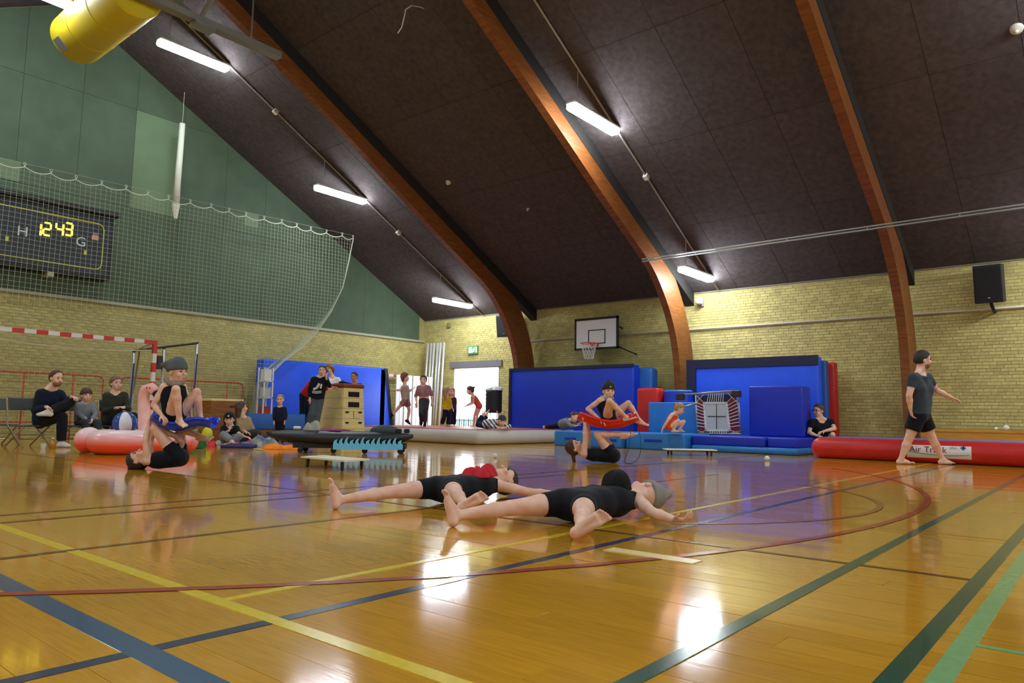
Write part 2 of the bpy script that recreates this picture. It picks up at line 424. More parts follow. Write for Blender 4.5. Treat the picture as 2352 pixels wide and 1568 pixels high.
t = thing('curtain_track', (-8.2, 14.5, 4.2), 'thin double metal curtain track hung across the right glulam frames', 'rail')
for dz in (0, .055): MB().box((-8.2, 14.47, 4.24+dz), (5.5, 14.52, 4.262+dz)).build('rail', M_alu, t)
for k in range(9): MB().box((-7.9+k*1.5, 14.485, 4.25), (-7.88+k*1.5, 14.505, 4.3)).build('bracket', M_alu, t)
for xh in (-3.18,): MB().box((xh-.015, 14.485, 4.3), (xh+.015, 14.505, 4.31)).build('hanger', M_alu, t)

# ---- fluorescent lamps, horizontal under the slope
M_lit = mat('lit_diffuser', (.86, .94, 1), .4, emit=LAMP)
M_case = mat('lamp_case', srgb(200,200,200), .5)
def ceiling_lamp(xc, y0, z, label):
    y1 = y0+1.62
    t = thing('ceiling_lamp', (xc, y0+.8, z), label, 'lamp', 'fluorescent ceiling lamps')
    MB().rbox((xc, (y0+y1)/2, z+.075), (.115,0,0), (0,.79,0), (0,0,.03), .02, 2).build('case', M_case, t)
    MB().rbox((xc, (y0+y1)/2, z), (.11,0,0), (0,.8,0), (0,0,.06), .055, 3).build('diffuser', M_lit, t, True)
    for yy in (y0+.25, y1-.12): MB().tube([(xc, yy, z+.08), (xc, yy, zroof(yy)-.02)], .008, 6).build('hanger', M_pipeg, t)
words = {(-15.4,14.8): 'lit ceiling lamp lowest on the left slope, near the corner above the poles', (-15.4,10.48): 'lit ceiling lamp midway up the left slope beside the end of the net',
         (-15.4,6.38): 'lit ceiling lamp high on the left near the yellow duct', (-15.4,3.1): 'lit ceiling lamp cut by the top left corner of the picture',
         (-7.45,10.55): 'lit ceiling lamp high up beside the middle glulam frame', (-7.45,14.95): 'lit ceiling lamp low by the brick wall above the right blue mats'}
for xc in (-15.4, -7.45, .55, 8.4):
    for y0, z in ((14.8 if xc < -10 else 14.95, 4.06), (10.5, 6.38), (6.38, 8.53), (3.1, 8.53), (-1.05, 6.38), (-5.4, 4.06)):
        k = min(words, key=lambda w: abs(w[0]-xc)+abs(w[1]-y0))
        lab = words[k] if abs(k[0]-xc)+abs(k[1]-y0) < .2 else 'lit ceiling lamp outside the picture above the hall floor'
        if y0 > 6 and -8 < xc < -7 and y0 < 7: continue
        ceiling_lamp(xc, y0, z, lab)
# ================================================================== people: one continuous surface grown around a posed skeleton
def surface(prims, h):
    """prims: ('c',a,b,ra,rb,k,clips) rounded cone | ('e',c,axes,radii,k,clips) ellipsoid; clips: [(point,normal)] keeps dot<0"""
    lo = np.full(3, 1e9); hi = -lo
    bx = []
    for p in prims:
        if p[0] == 'c':
            a, b, ra, rb = p[1:5]; l = np.minimum(a-ra, b-rb); u = np.maximum(a+ra, b+rb); k = p[5]
        else:
            r = max(p[3]); l = p[1]-r; u = p[1]+r; k = p[4]
        bx.append((l-k-2.5*h, u+k+2.5*h)); lo = np.minimum(lo, l-3*h); hi = np.maximum(hi, u+3*h)
    n = np.ceil((hi-lo)/h).astype(int)+1
    f = np.full(tuple(n), .2, np.float32)
    ax = [lo[i]+h*np.arange(n[i]) for i in range(3)]
    for p, (l, u) in zip(prims, bx):
        i0 = np.clip(np.floor((l-lo)/h).astype(int), 0, n); i1 = np.clip(np.ceil((u-lo)/h).astype(int)+1, 0, n)
        if np.any(i1 <= i0): continue
        s = tuple(slice(a, b) for a, b in zip(i0, i1))
        X = ax[0][s[0]][:, None, None]; Y = ax[1][s[1]][None, :, None]; Z = ax[2][s[2]][None, None, :]
        if p[0] == 'c':
            a, b, ra, rb, k, cl = p[1:7]; ba = b-a; bb = ba@ba+1e-12
            t = np.clip(((X-a[0])*ba[0]+(Y-a[1])*ba[1]+(Z-a[2])*ba[2])/bb, 0, 1)
            d = np.sqrt((X-a[0]-t*ba[0])**2+(Y-a[1]-t*ba[1])**2+(Z-a[2]-t*ba[2])**2)-(ra+(rb-ra)*t)
        else:
            c, A, R, k, cl = p[1:6]
            q = [((X-c[0])*A[i][0]+(Y-c[1])*A[i][1]+(Z-c[2])*A[i][2]) for i in range(3)]
            k0 = np.sqrt(sum((q[i]/R[i])**2 for i in range(3))); k1 = np.sqrt(sum((q[i]/R[i]**2)**2 for i in range(3)))+1e-9
            d = k0*(k0-1)/k1
        for (pt, nm) in cl:
            d = np.maximum(d, (X-pt[0])*nm[0]+(Y-pt[1])*nm[1]+(Z-pt[2])*nm[2])
        g = f[s]; hh = np.clip(.5+.5*(g-d)/k, 0, 1); f[s] = g+(d-g)*hh-k*hh*(1-hh)
    # surface nets
    sg = f < 0
    c = np.zeros(tuple(n-1), np.int8)
    for i in (0, 1):
        for j in (0, 1):
            for k in (0, 1): c += sg[i:n[0]-1+i, j:n[1]-1+j, k:n[2]-1+k]
    act = (c > 0) & (c < 8); I = np.argwhere(act); idx = np.full(act.shape, -1, np.int64); idx[act] = np.arange(len(I))
    cor = {}
    for i in (0, 1):
        for j in (0, 1):
            for k in (0, 1): cor[i, j, k] = f[I[:, 0]+i, I[:, 1]+j, I[:, 2]+k]
    acc = np.zeros((len(I), 3)); cnt = np.zeros(len(I))
    for a in cor:
        for d in range(3):
            if a[d]: continue
            b = list(a); b[d] = 1; b = tuple(b); fa, fb = cor[a], cor[b]; mk = (fa < 0) != (fb < 0)
            t = np.where(mk, fa/np.where(mk, fa-fb, 1), 0); P = np.tile(np.array(a, float), (len(I), 1)); P[:, d] = t
            acc[mk] += P[mk]; cnt[mk] += 1
    vts = (I+acc/cnt[:, None])*h+lo
    faces = []
    for d in range(3):
        o1, o2 = [q for q in range(3) if q != d]
        s0 = [slice(None)]*3; s1 = [slice(None)]*3; s0[d] = slice(0, -1); s1[d] = slice(1, None)
        A, B = sg[tuple(s0)], sg[tuple(s1)]; e = np.argwhere(A != B)
        e = e[(e[:, o1] > 0) & (e[:, o2] > 0) & (e[:, o1] < n[o1]-1) & (e[:, o2] < n[o2]-1)]
        if not len(e): continue
        q = []
        for (u, v) in ((0, 0), (1, 0), (1, 1), (0, 1)):
            cc = e.copy(); cc[:, o1] -= u; cc[:, o2] -= v; q.append(idx[cc[:, 0], cc[:, 1], cc[:, 2]])
        Q = np.stack(q, 1); flip = A[e[:, 0], e[:, 1], e[:, 2]]
        if d == 1: flip = ~flip
        Q[flip] = Q[flip][:, ::-1]; faces.append(Q)
    return vts, (np.concatenate(faces) if faces else np.zeros((0, 4), int))
def relax(v, f, it, lam=.5):
    v = v.copy(); a = np.concatenate([f[:, i] for i in range(4)]); b = np.concatenate([f[:, (i+1) % 4] for i in range(4)])
    n = len(v); deg = np.maximum(np.bincount(a, minlength=n)+np.bincount(b, minlength=n), 1)
    for _ in range(it):
        for k in range(3):
            sm = np.bincount(a, v[b, k], n)+np.bincount(b, v[a, k], n); v[:, k] += lam*(sm/deg-v[:, k])
    return v
def np_mesh(name, v, f, material, parent):
    me = bpy.data.meshes.new(name); me.vertices.add(len(v)); me.vertices.foreach_set('co', np.asarray(v, np.float32).ravel())
    me.loops.add(f.size); me.loops.foreach_set('vertex_index', f.ravel().astype(np.int32))
    me.polygons.add(len(f)); me.polygons.foreach_set('loop_start', np.arange(0, f.size, 4, dtype=np.int32)); me.polygons.foreach_set('loop_total', np.full(len(f), 4, np.int32))
    me.polygons.foreach_set('use_smooth', np.ones(len(f), bool)); me.update(); me.validate(); me.materials.append(material)
    return link(bpy.data.objects.new(name, me), parent)

SKIN = mat('skin_fair', srgb(238,198,176), .55, noise=.12, nscale=14, col2=srgb(226,172,148), spec=.35)
SKIN2 = mat('skin_tan', srgb(206,154,122), .55, noise=.12, nscale=14, col2=srgb(190,132,102), spec=.35)
M_eye = mat('eye_dark', srgb(46,34,30), .3); M_lip = mat('lip', srgb(176,92,84), .5)
NT = 0
def clothm(name, rgb, rough=.85, noise=.2): return mat('cloth_'+name, srgb(*rgb), rough, noise=noise, nscale=9, bump=.12, bscale=26, sheen=.05, spec=.2)
C_black = clothm('black', (20,22,31)); C_navy = clothm('navy', (27,32,54)); C_char = clothm('charcoal', (58,64,72)); C_grey = clothm('grey', (132,136,140))
C_olive = clothm('olive', (54,58,46)); C_orange = clothm('orange', (232,78,30)); C_yellow = clothm('yellow', (222,184,30)); C_white = clothm('white', (226,226,224))
C_red = clothm('red', (196,32,38)); C_pink = clothm('dusty_pink', (164,118,120)); C_beige = clothm('beige', (176,150,110)); C_denim = clothm('grey_trousers', (84,92,102)); C_dgrey = clothm('dark_grey', (60,62,66))
H_brown = mat('hair_brown', srgb(86,60,44), .6, noise=.35, nscale=40, stretch=(1,1,.2)); H_blond = mat('hair_blond', srgb(178,140,92), .6, noise=.3, nscale=40, stretch=(1,1,.2))
H_dark = mat('hair_dark', srgb(48,38,34), .6, noise=.3, nscale=40); H_red = mat('hair_auburn', srgb(124,66,44), .6, noise=.3, nscale=40)

def person(label, J, s=1., vox=.008, hs=1., top=None, bottom=None, suit=None, shoes=None, hair=None, skin=None, ground=None, face=True, extra=None, girth=1., group=None, flat=False):
    """J: joints in metres (world). s: size of limbs against a 1.75 m adult. hs: size of the head."""
    skin = skin or SKIN
    J = {k: np.asarray(v, float) for k, v in J.items()}
    g = s*girth; hs = hs*1.1
    hip, chest, head = J['hip'], J['chest'], J['head']
    fd = nrm(J['face']); up = nrm(J.get('up', head-chest)); fd = nrm(fd-up*(fd@up)); rt = np.cross(fd, up)
    P = []
    def c(a, b, ra, rb, k=.02, cl=(), L=P): L.append(('c', np.asarray(a, float), np.asarray(b, float), max(ra, .7*vox), max(rb, .7*vox), max(k*s, 1e-3), list(cl)))
    def e(cn, A, R, k=.012, cl=(), L=P): L.append(('e', np.asarray(cn, float), A, R, max(k*hs, 1e-3), list(cl)))
    lerp = lambda a, b, t: a+(b-a)*t
    # torso
    def torso(L, o=0., neck_cut=None, low_cut=None):
        cl = []
        if neck_cut is not None: cl.append((lerp(hip, chest, neck_cut), nrm(chest-hip)))
        waist, rib = lerp(hip, chest, .36), lerp(hip, chest, .7)
        for S_, H_ in (('ls', 'lhp'), ('rs', 'rhp')):
            so = J[S_]-chest; ho = J[H_]-hip
            wa = waist+lerp(ho, so, .4)*.62; ri = rib+so*.55; sh = chest+so*.8
            c(J[H_]+ (hip-J[H_])*.1, wa, .098*g+o, .083*g+o, .06, cl, L); c(wa, ri, .083*g+o, .092*g+o, .06, cl, L); c(ri, sh, .092*g+o, .052*s+o, .05, cl, L)
        c(hip, chest-nrm(chest-hip)*.05*s, .1*g+o, .085*g+o, .06, cl, L)
        if o: 
            for q in 'lr': c(chest+(hc-chest)*.3-fd*.01*s, chest+(J[q+'s']-chest)*.8-nrm(chest-hip)*.012*s, .044*s+o, .05*s+o, .03, cl, L)
    hc = head
    torso(P)
    A = [rt, fd, up]
    c(chest-nrm(chest-hip)*.02*s, hc-up*.05*hs-fd*.012*hs, .058*s, .048*hs, .02)
    for q in 'lr': c(chest+(hc-chest)*.38-fd*.01*s, chest+(J[q+'s']-chest)*.75-nrm(chest-hip)*.012*s, .046*s, .05*s, .03)
    e(hc+up*.022*hs-fd*.008*hs, A, (.075*hs, .095*hs, .095*hs))
    e(hc-up*.052*hs+fd*.022*hs, A, (.056*hs, .068*hs, .062*hs), .02)
    c(hc+fd*.085*hs+up*.006*hs, hc+fd*.104*hs-up*.022*hs, .009*hs, .014*hs, .008)
    for sd_ in (-1, 1):
        e(hc+rt*sd_*.074*hs-up*.008*hs-fd*.008*hs, [rt, fd, up], (.014*hs, .02*hs, .032*hs), .006)
        e(hc+rt*sd_*.034*hs+fd*.066*hs-up*.028*hs, A, (.026*hs, .024*hs, .026*hs), .016)
    e(hc+fd*.082*hs-up*.056*hs, A, (.024*hs, .012*hs, .012*hs), .008)
    # arms, hands
    for q in 'lr':
        S_, E_, W_ = J[q+'s'], J[q+'e'], J[q+'w']
        c(chest+(S_-chest)*.7, S_, .055*s, .052*g, .025); c(S_, lerp(S_, E_, .5), .052*g, .046*g, .02); c(lerp(S_, E_, .5), E_, .046*g, .037*g, .015); c(E_, lerp(E_, W_, .35), .037*g, .039*g, .015); c(lerp(E_, W_, .35), W_, .039*g, .025*s, .015)
        hd = nrm(J[q+'h']-W_); pn = J.get(q+'p'); pn = nrm(pn) if pn is not None else nrm(np.cross(hd, nrm(np.cross(hd, V(0,0,1))+V(1e-4,0,0))))
        pn = nrm(pn-hd*(pn@hd)); sdv = np.cross(hd, pn)*(1 if q == 'l' else -1)
        curl = J.get(q+'curl', V(.5)); curl = float(np.atleast_1d(curl)[0]); hh = s*1.02
        for t in (-1, -.33, .33, 1): c(W_+hd*.012*hh+sdv*t*.012*hh, W_+hd*.088*hh+sdv*t*.03*hh, .0155*hh, .0125*hh, .008)
        for t, ln in ((-1, .062), (-.33, .078), (.33, .084), (1, .074)):
            b0 = W_+hd*.088*hh+sdv*t*.03*hh; a1 = curl*.6; d1 = nrm(hd*math.cos(a1)+pn*math.sin(a1)+sdv*t*.07); b1 = b0+d1*ln*.5*hh
            a2 = curl*1.5; d2 = nrm(hd*math.cos(a2)+pn*math.sin(a2)+sdv*t*.04); b2 = b1+d2*ln*.5*hh
            c(b0, b1, .0105*hh, .0095*hh, .003); c(b1, b2, .0095*hh, .0075*hh, .003)
        tb = W_+hd*.03*hh+sdv*.03*hh; tm = tb+nrm(hd*.7+sdv*.65+pn*.35)*.038*hh; c(W_+hd*.02*hh+sdv*.012*hh, tb, .016*hh, .014*hh, .008); c(tb, tm, .014*hh, .0115*hh, .004); c(tm, tm+nrm(hd*.9+sdv*.25+pn*(.3+curl*.5))*.032*hh, .0115*hh, .0085*hh, .003)
    # legs, feet
    feet = []
    for q in 'lr':
        H_, K_, A_, T_ = J[q+'hp'], J[q+'k'], J[q+'a'], J[q+'t']
        c(H_, lerp(H_, K_, .45), .088*g, .074*g, .025); c(lerp(H_, K_, .45), K_, .074*g, .053*g, .02); c(K_, lerp(K_, A_, .3), .051*g, .054*g, .015); c(lerp(K_, A_, .3), A_, .054*g, .033*s, .015)
        ft = nrm(T_-A_); sh = nrm(A_-K_); so = sh-ft*(sh@ft)
        so = nrm(J[q+'sole']) if q+'sole' in J else (V(0, 0, -1) if flat else nrm(so))
        ft = nrm(T_-A_-so*.055*s); ft = nrm(ft-so*(ft@so)); wv = np.cross(ft, so)
        heel = A_+so*.042*s-ft*.038*s; ball = A_+so*.05*s+ft*.115*s
        F_ = []
        c(A_, heel, .034*s, .033*s, .015, (), F_); c(A_, ball-so*.008*s, .033*s, .024*s, .02, (), F_)
        for t in (-1, 1): c(heel+wv*t*.008*s, ball+wv*t*.026*s, .029*s, .02*s, .012, (), F_)
        P.extend(F_); feet.append((F_, ball, wv, ft, so))
        if shoes is None:
            for t, ln, r_ in ((-1.05, .07, .0145), (-.42, .071, .0098), (.12, .066, .0092), (.62, .058, .0088), (1.1, .048, .0085)):
                sg = 1 if q == 'r' else -1
                b0 = ball+wv*t*sg*.033*s; m0 = b0+ft*ln*.62*s-so*.006*s; c(b0, m0, .0105*s, r_*.86*s, .0035); c(m0, b0+ft*ln*s+so*.004*s, r_*.86*s, r_*s, .002)
        else: c(ball+wv*-.02*s, ball+ft*.05*s, .022*s, .016*s, .012); c(ball+wv*.02*s, ball+ft*.045*s, .022*s, .016*s, .012)
    v, f = surface(P, vox)
    parts = [('body', relax(v, f, 1), f, skin)]
    # garments
    def sleeves(L, o, t):
        for q in 'lr':
            S_, E_, W_ = J[q+'s'], J[q+'e'], J[q+'w']
            c(chest+(S_-chest)*.6, S_, .055*s+o, .055*g+o, .025, (), L)
            t1 = min(t, 1); en = lerp(S_, E_, t1); rr = .052*g+(.037-.052)*g*t1
            c(S_, en, .055*g+o, rr+o, .015, [(en, nrm(E_-S_))] if t <= 1 else (), L)
            if t > 1:
                t2 = t-1; en = lerp(E_, W_, t2); c(E_, en, .042*g+o, (.04+(.03-.04)*t2)*g+o, .015, [(en, nrm(W_-E_))], L)
    def legs(L, o, t, flare=0.):
        for q in 'lr':
            H_, K_, A_ = J[q+'hp'], J[q+'k'], J[q+'a']
            t1 = min(t, 1); en = lerp(H_, K_, t1); c(H_, en, .092*g+o, (.09+(.055-.09)*t1)*g+o+flare*.5, .008, [(en, nrm(K_-H_))] if t <= 1 else (), L)
            if t > 1:
                t2 = t-1; en = lerp(K_, A_, t2); c(K_, lerp(K_, en, .4), .055*g+o+flare*.5, .056*g+o+flare*.8, .008, (), L); c(lerp(K_, en, .4), en, .056*g+o+flare*.8, .042*s+o+flare, .008, [(en, nrm(A_-K_))], L)
    def garment(nm, material, prims):
        vv, ff = surface(prims, vox*(1.28 if nm not in ('hair', 'beard', 'beanie') else 1.1))
        if len(vv): parts.append((nm, relax(vv, ff, 5 if nm not in ('hair', 'beard', 'scarf') else 2), ff, material))
    if suit:
        L = []; torso(L, .009, suit[2] if len(suit) > 2 else .97); legs(L, .007, suit[1]); garment('unitard', suit[0], L)
    if bottom:
        L = []; o = .012+(bottom[2] if len(bottom) > 2 else 0)*.3
        for q in 'lr': c(J[q+'hp']+(hip-J[q+'hp'])*.1, lerp(hip, chest, .3)+(J[q+'hp']-hip)*.6, .1*g+o, .086*g+o, .03, [(lerp(hip, chest, .3), nrm(chest-hip))], L)
        c(hip, lerp(hip, chest, .3), .1*g+o, .09*g+o, .03, [(lerp(hip, chest, .3), nrm(chest-hip))], L)
        legs(L, o, bottom[1], bottom[2] if len(bottom) > 2 else 0.); garment(bottom[3] if len(bottom) > 3 else ('trousers' if bottom[1] > 1 else 'shorts'), bottom[0], L)
    if top:
        L = []; cutlow = top[3] if len(top) > 3 else None; torso(L, .024, top[2] if len(top) > 2 and top[2] else .98)
        nt_ = len(L)
        if top[1] > 0: sleeves(L, .014, top[1])
        if cutlow is None and bottom: cutlow = .04
        if cutlow is not None:
            L = [(*p[:-1], p[-1]+[(lerp(hip, chest, cutlow), -nrm(chest-hip))]) if i < nt_ else p for i, p in enumerate(L)]
        garment(top[4] if len(top) > 4 else 'shirt', top[0], L)
    if shoes:
        for F_, ball, wv, ft, so in feet:
            L = []
            for p in F_: L.append(('c', p[1], p[2], p[3]+.009, p[4]+.009, p[5], p[6]))
            c(ball-wv*.018*s, ball+ft*.052*s, .03*s, .024*s, .012, (), L); c(ball+wv*.018*s, ball+ft*.045*s, .03*s, .024*s, .012, (), L)
            garment('shoe', shoes, L)
    # hair and headgear
    hc0 = hc+up*.022*hs-fd*.008*hs
    for hspec in (hair or []):
        kind, hm = hspec[0], hspec[1]; L = []
        n0 = len(parts)
        if kind == 'short':
            nm = nrm(fd*.75-up*.66); e(hc0+up*.004*hs, A, (.083*hs, .101*hs, .1*hs), .01, [(hc+fd*.052*hs+up*.06*hs, nm)], L); e(hc0-fd*.02*hs-up*.02*hs, A, (.077*hs, .081*hs, .08*hs), .01, [(hc+fd*.0*hs, nrm(fd*.85-up*.3)), (hc-up*.05*hs, -up)], L)
        elif kind == 'receding':
            nm = nrm(fd*.88-up*.45); e(hc0, A, (.083*hs, .102*hs, .101*hs), .01, [(hc+fd*.03*hs+up*.06*hs, nm)], L); e(hc0-fd*.02*hs-up*.02*hs, A, (.08*hs, .083*hs, .08*hs), .01, [(hc+fd*.0*hs, nrm(fd*.85-up*.3))], L)
        elif kind == 'fringe':
            e(hc0+up*.006*hs, A, (.086*hs, .104*hs, .102*hs), .01, [(hc+up*.022*hs+fd*.05*hs, nrm(fd*.35-up*.94))], L); e(hc0-fd*.02*hs-up*.02*hs, A, (.082*hs, .084*hs, .088*hs), .01, [(hc+fd*.0*hs, nrm(fd*.85-up*.3))], L)
        elif kind in ('long', 'bob'):
            e(hc0+up*.006*hs, A, (.088*hs, .105*hs, .104*hs), .01, [(hc+fd*.055*hs+up*.05*hs, nrm(fd*.8-up*.6))], L)
            ln = .14 if kind == 'bob' else .24
            for t in (-1, -.4, .4, 1): c(hc-fd*.045*hs+rt*t*.06*hs, hc-fd*.075*hs+rt*t*.065*hs-up*ln*hs, .045*hs, .032*hs, .02, (), L)
        elif kind == 'curly':
            e(hc0+up*.01*hs, A, (.1*hs, .112*hs, .115*hs), .02, [(hc+fd*.06*hs+up*.045*hs, nrm(fd*.8-up*.6))], L)
            for i in range(16):
                a = i*2.4; w_ = .3+.6*((i*37) % 10)/10; q = hc0-fd*.01*hs+(rt*math.cos(a)*.085+up*(math.sin(a)*.075-.02)-fd*.05*w_)*hs
                c(q, q-up*.02*hs, .034*hs, .03*hs, .006, (), L)
        elif kind == 'tied':
            e(hc0+up*.004*hs, A, (.087*hs, .104*hs, .104*hs), .01, [(hc+fd*.056*hs+up*.055*hs, nrm(fd*.75-up*.66))], L); e(hc0-fd*.022*hs-up*.025*hs, A, (.084*hs, .084*hs, .085*hs), .01, [(hc+fd*.0*hs, nrm(fd*.85-up*.3))], L)
            if len(hspec) > 2:
                pts = [hc0-fd*.09*hs]+[np.asarray(q, float) for q in hspec[2]]
                for a, b in zip(pts[:-1], pts[1:]): c(a, b, .026*hs, .02*hs, .012, (), L)
            else: e(hc0-fd*.11*hs+up*.03*hs, A, (.035*hs,)*3, .01, (), L)
        elif kind == 'beanie':
            e(hc0+up*.012*hs, A, (.09*hs, .107*hs, .108*hs), .012, [(hc+up*.028*hs+fd*.05*hs, nrm(fd*.28-up*.96))], L)
            e(hc0+up*.012*hs-fd*.01*hs, A, (.096*hs, .112*hs, .1*hs), .012, [(hc+up*.028*hs+fd*.05*hs, nrm(fd*.28-up*.96)), (hc+up*.07*hs+fd*.05*hs, nrm(-fd*.28+up*.96))], L)
            if len(hspec) > 2: c(hc0+up*.06*hs, hc0+nrm(hspec[2])*hspec[3]*hs, .075*hs, .03*hs, .03, (), L)
        elif kind == 'cap':
            e(hc0+up*.01*hs, A, (.088*hs, .106*hs, .102*hs), .012, [(hc+up*.035*hs, nrm(fd*.1-up))], L)
            for t in (-.6, 0, .6): c(hc+fd*.07*hs+up*.045*hs+rt*t*.05*hs, hc+fd*(.155-.03*abs(t))*hs+up*.035*hs+rt*t*.06*hs, .012*hs, .009*hs, .02, (), L)
        elif kind == 'scarf':
            nk = lerp(chest, hc-up*.08*hs, .5)
            for i in range(10):
                a, b = (2*math.pi*i/10, 2*math.pi*(i+1)/10); pt = lambda a: nk+(rt*math.cos(a)*.075+fd*math.sin(a)*.07-up*.012*math.sin(a*2))*hs
                c(pt(a), pt(b), .026*hs, .026*hs, .012, (), L)
        elif kind == 'beard':
            e(hc-up*.062*hs+fd*.03*hs, A, (.057*hs, .066*hs, .058*hs), .01, [(hc-up*.03*hs, nrm(up*.8-fd*.6))], L)
        hairk = kind in ('short', 'fringe', 'receding', 'tied', 'bob', 'long')
        if L: garment({'beanie': 'beanie', 'cap': 'cap', 'scarf': 'scarf', 'beard': 'beard'}.get(kind, 'hair'), hm, L)
        if hairk and len(parts) > n0:      # strand ridges
            nm_, vv, ff, mm = parts[-1]; q = vv-hc0; l_ = np.linalg.norm(q, axis=1, keepdims=True)+1e-6; d_ = q/l_
            th = np.arctan2(d_@rt, -(d_@fd)); el = d_@up
            parts[-1] = (nm_, vv+d_*(.0036*hs*np.sin(23*th+5*np.sin(3.1*el+1.3*th))+.002*hs*np.sin(47*th+9*el))[:, None], ff, mm)
    dz = 0.
    zmin = min(p[1][:, 2].min() for p in parts if p[0] not in ('hair', 'beanie', 'cap', 'scarf'))
    if ground is not None: dz = ground-zmin
    root = thing('person', (hip[0], hip[1], (ground if ground is not None else zmin+dz)), label, 'person', group)
    global NT
    made = {}
    for nm, vv, ff, mm in parts:
        vv = vv.copy(); vv[:, 2] += dz; ob = np_mesh(nm, vv, ff, mm, root); NT += 2*len(ff); made.setdefault(nm, ob)
    hz = hc+V(0, 0, dz)
    if face:
        for sg in (-1, 1):
            MB().ball(hz+rt*sg*.031*hs+fd*.079*hs+up*.01*hs, .0135*hs, .01*hs, .007*hs, 8, [rt, fd, up]).build('eye', M_eye, made['body'], True)
            MB().tube([hz+rt*sg*.014*hs+fd*.088*hs+up*.03*hs, hz+rt*sg*.032*hs+fd*.086*hs+up*.036*hs, hz+rt*sg*.048*hs+fd*.076*hs+up*.031*hs], .0042*hs, 5).build('eyebrow', H_brown, made['body'])
        MB().tube([hz-rt*.022*hs+fd*.084*hs-up*.056*hs, hz+fd*.0945*hs-up*.058*hs, hz+rt*.022*hs+fd*.084*hs-up*.056*hs], [.003*hs, .0058*hs, .003*hs], 6).build('mouth', M_lip, made['body'])
    root['dz'] = dz; del root['dz']
    if abs(dz) > .04: print('SHIFT %.3f' % dz, label)
    if extra: extra(root, hz, fd, up, rt, hs)
    # report odd limb lengths while modelling
    for q in 'lr':
        d = lambda a, b: np.linalg.norm(J[a]-J[b])/s
        bl = [d(q+'s', q+'e'), d(q+'e', q+'w'), d(q+'hp', q+'k'), d(q+'k', q+'a')]
        if max(abs(b/r-1) for b, r in zip(bl, (.29, .25, .42, .41))) > .45: print('LIMB', q, np.round(bl, 2), label[:40])
    return root
# ================================================================== gym equipment along the walls
B_deep = mat('vinyl_deep_blue', srgb(10,56,200), .45, noise=.12, nscale=2.5, bump=.12, bscale=4)
B_royal = mat('vinyl_royal_blue', srgb(34,92,252), .42, noise=.1, nscale=2.5, bump=.15, bscale=4)
B_dark = mat('vinyl_dark_blue', srgb(12,46,188), .5, noise=.1, nscale=3, bump=.08, bscale=5)
B_light = mat('vinyl_light_blue', srgb(40,124,206), .45, noise=.1, nscale=3, bump=.08, bscale=5)
B_mid = mat('vinyl_mid_blue', srgb(32,98,184), .45, noise=.1, nscale=3, bump=.08, bscale=5)
B_navy = mat('vinyl_navy_band', srgb(22,26,62), .5)
R_vinyl = mat('vinyl_red', srgb(206,36,30), .4, noise=.12, nscale=3, bump=.1, bscale=5)
W_vinyl = mat('vinyl_grey_white', srgb(196,192,182), .5, noise=.1, nscale=2)
P_top = mat('track_top_dusty_red', srgb(176,74,74), .5, noise=.12, nscale=4)
P_purple = mat('track_top_violet', srgb(112,92,150), .5, noise=.1, nscale=4)
M_metal = mat('galvanised_tube', srgb(168,168,162), .35, metal=.7)
M_dmetal = mat('dark_metal', srgb(58,54,48), .5, metal=.4)
M_black = mat('black_matte', srgb(22,22,25), .6)
M_rubber = mat('black_rubber', srgb(30,30,32), .7)
M_pine = mat('varnished_pine', srgb(202,150,60), .4, noise=.2, nscale=4, stretch=(1,1,6))
M_ply = mat('plywood', srgb(238,220,150), .55, noise=.12, nscale=4, stretch=(1,1,5))
M_brownw = mat('brown_wood', srgb(150,92,36), .55, noise=.3, nscale=4, stretch=(1,1,5))

def mat_slab(name, label, lo, hi, material, r=.05, group=None, cat='gym mat', edge=None, handles=()):
    lo, hi = V(*lo), V(*hi); cc = (lo+hi)/2; h = (hi-lo)/2
    t = thing(name, (cc[0], cc[1], lo[2]), label, cat, group)
    MB().rbox(cc, (h[0],0,0), (0,h[1],0), (0,0,h[2]), r).build('cover', material, t, 'auto')
    for (x0, x1, z) in handles: MB().rbox(((x0+x1)/2, lo[1]-.006, z), ((x1-x0)/2,0,0), (0,.012,0), (0,0,.025), .01, 2).build('handle', B_dark, t)
    return t
# big crash mat left of the hoop frame, standing against the wall
t = mat_slab('crash_mat', 'big deep blue crash mat standing under the basketball hoop', (-13.26,15.84,0), (-9.22,16.16,2.0), B_deep, .04)
MB().box((-13.28,15.815,1.93), (-9.22,15.86,2.01)).build('edge_band', B_navy, t); MB().box((-13.28,15.815,.02), (-13.2,15.86,1.93)).build('edge_band', B_navy, t)
mat_slab('crash_mat', 'light blue mat end showing behind the big deep blue crash mat', (-12.6,16.2,0), (-8.9,16.55,1.93), B_mid, .08)
mat_slab('upright_mat', 'red foam mat standing beside the big deep blue crash mat', (-8.76,15.2,0), (-8.2,15.55,1.36), R_vinyl, .05)
t = thing('foam_cylinder', (-7.85,15.55,0), 'dark blue foam cylinder with a light blue lid behind the upright light blue mat', 'gym block')
MB().lathe((-7.85,15.55,0), [(.3,0),(.335,.02),(.335,1.24),(.33,1.26)], 28).build('side', B_deep, t, 'auto'); MB().lathe((-7.85,15.55,1.262), [(.335,0),(.335,.03),(.31,.05)], 28).build('lid', B_light, t, 'auto')
mat_slab('upright_mat', 'light blue mat standing upright behind the crouching orange child', (-8.3,14.93,.0), (-7.1,15.12,1.02), B_light, .03)
t = mat_slab('crash_mat', 'bright blue crash mat with a navy border standing against the wall', (-7.8,15.95,0), (-4.8,16.25,2.03), B_royal, .03)
MB().box((-7.82,15.92,1.84), (-4.79,15.975,2.05)).build('edge_band', B_navy, t); MB().box((-7.82,15.92,.02), (-7.58,15.975,1.84)).build('edge_band', B_navy, t)
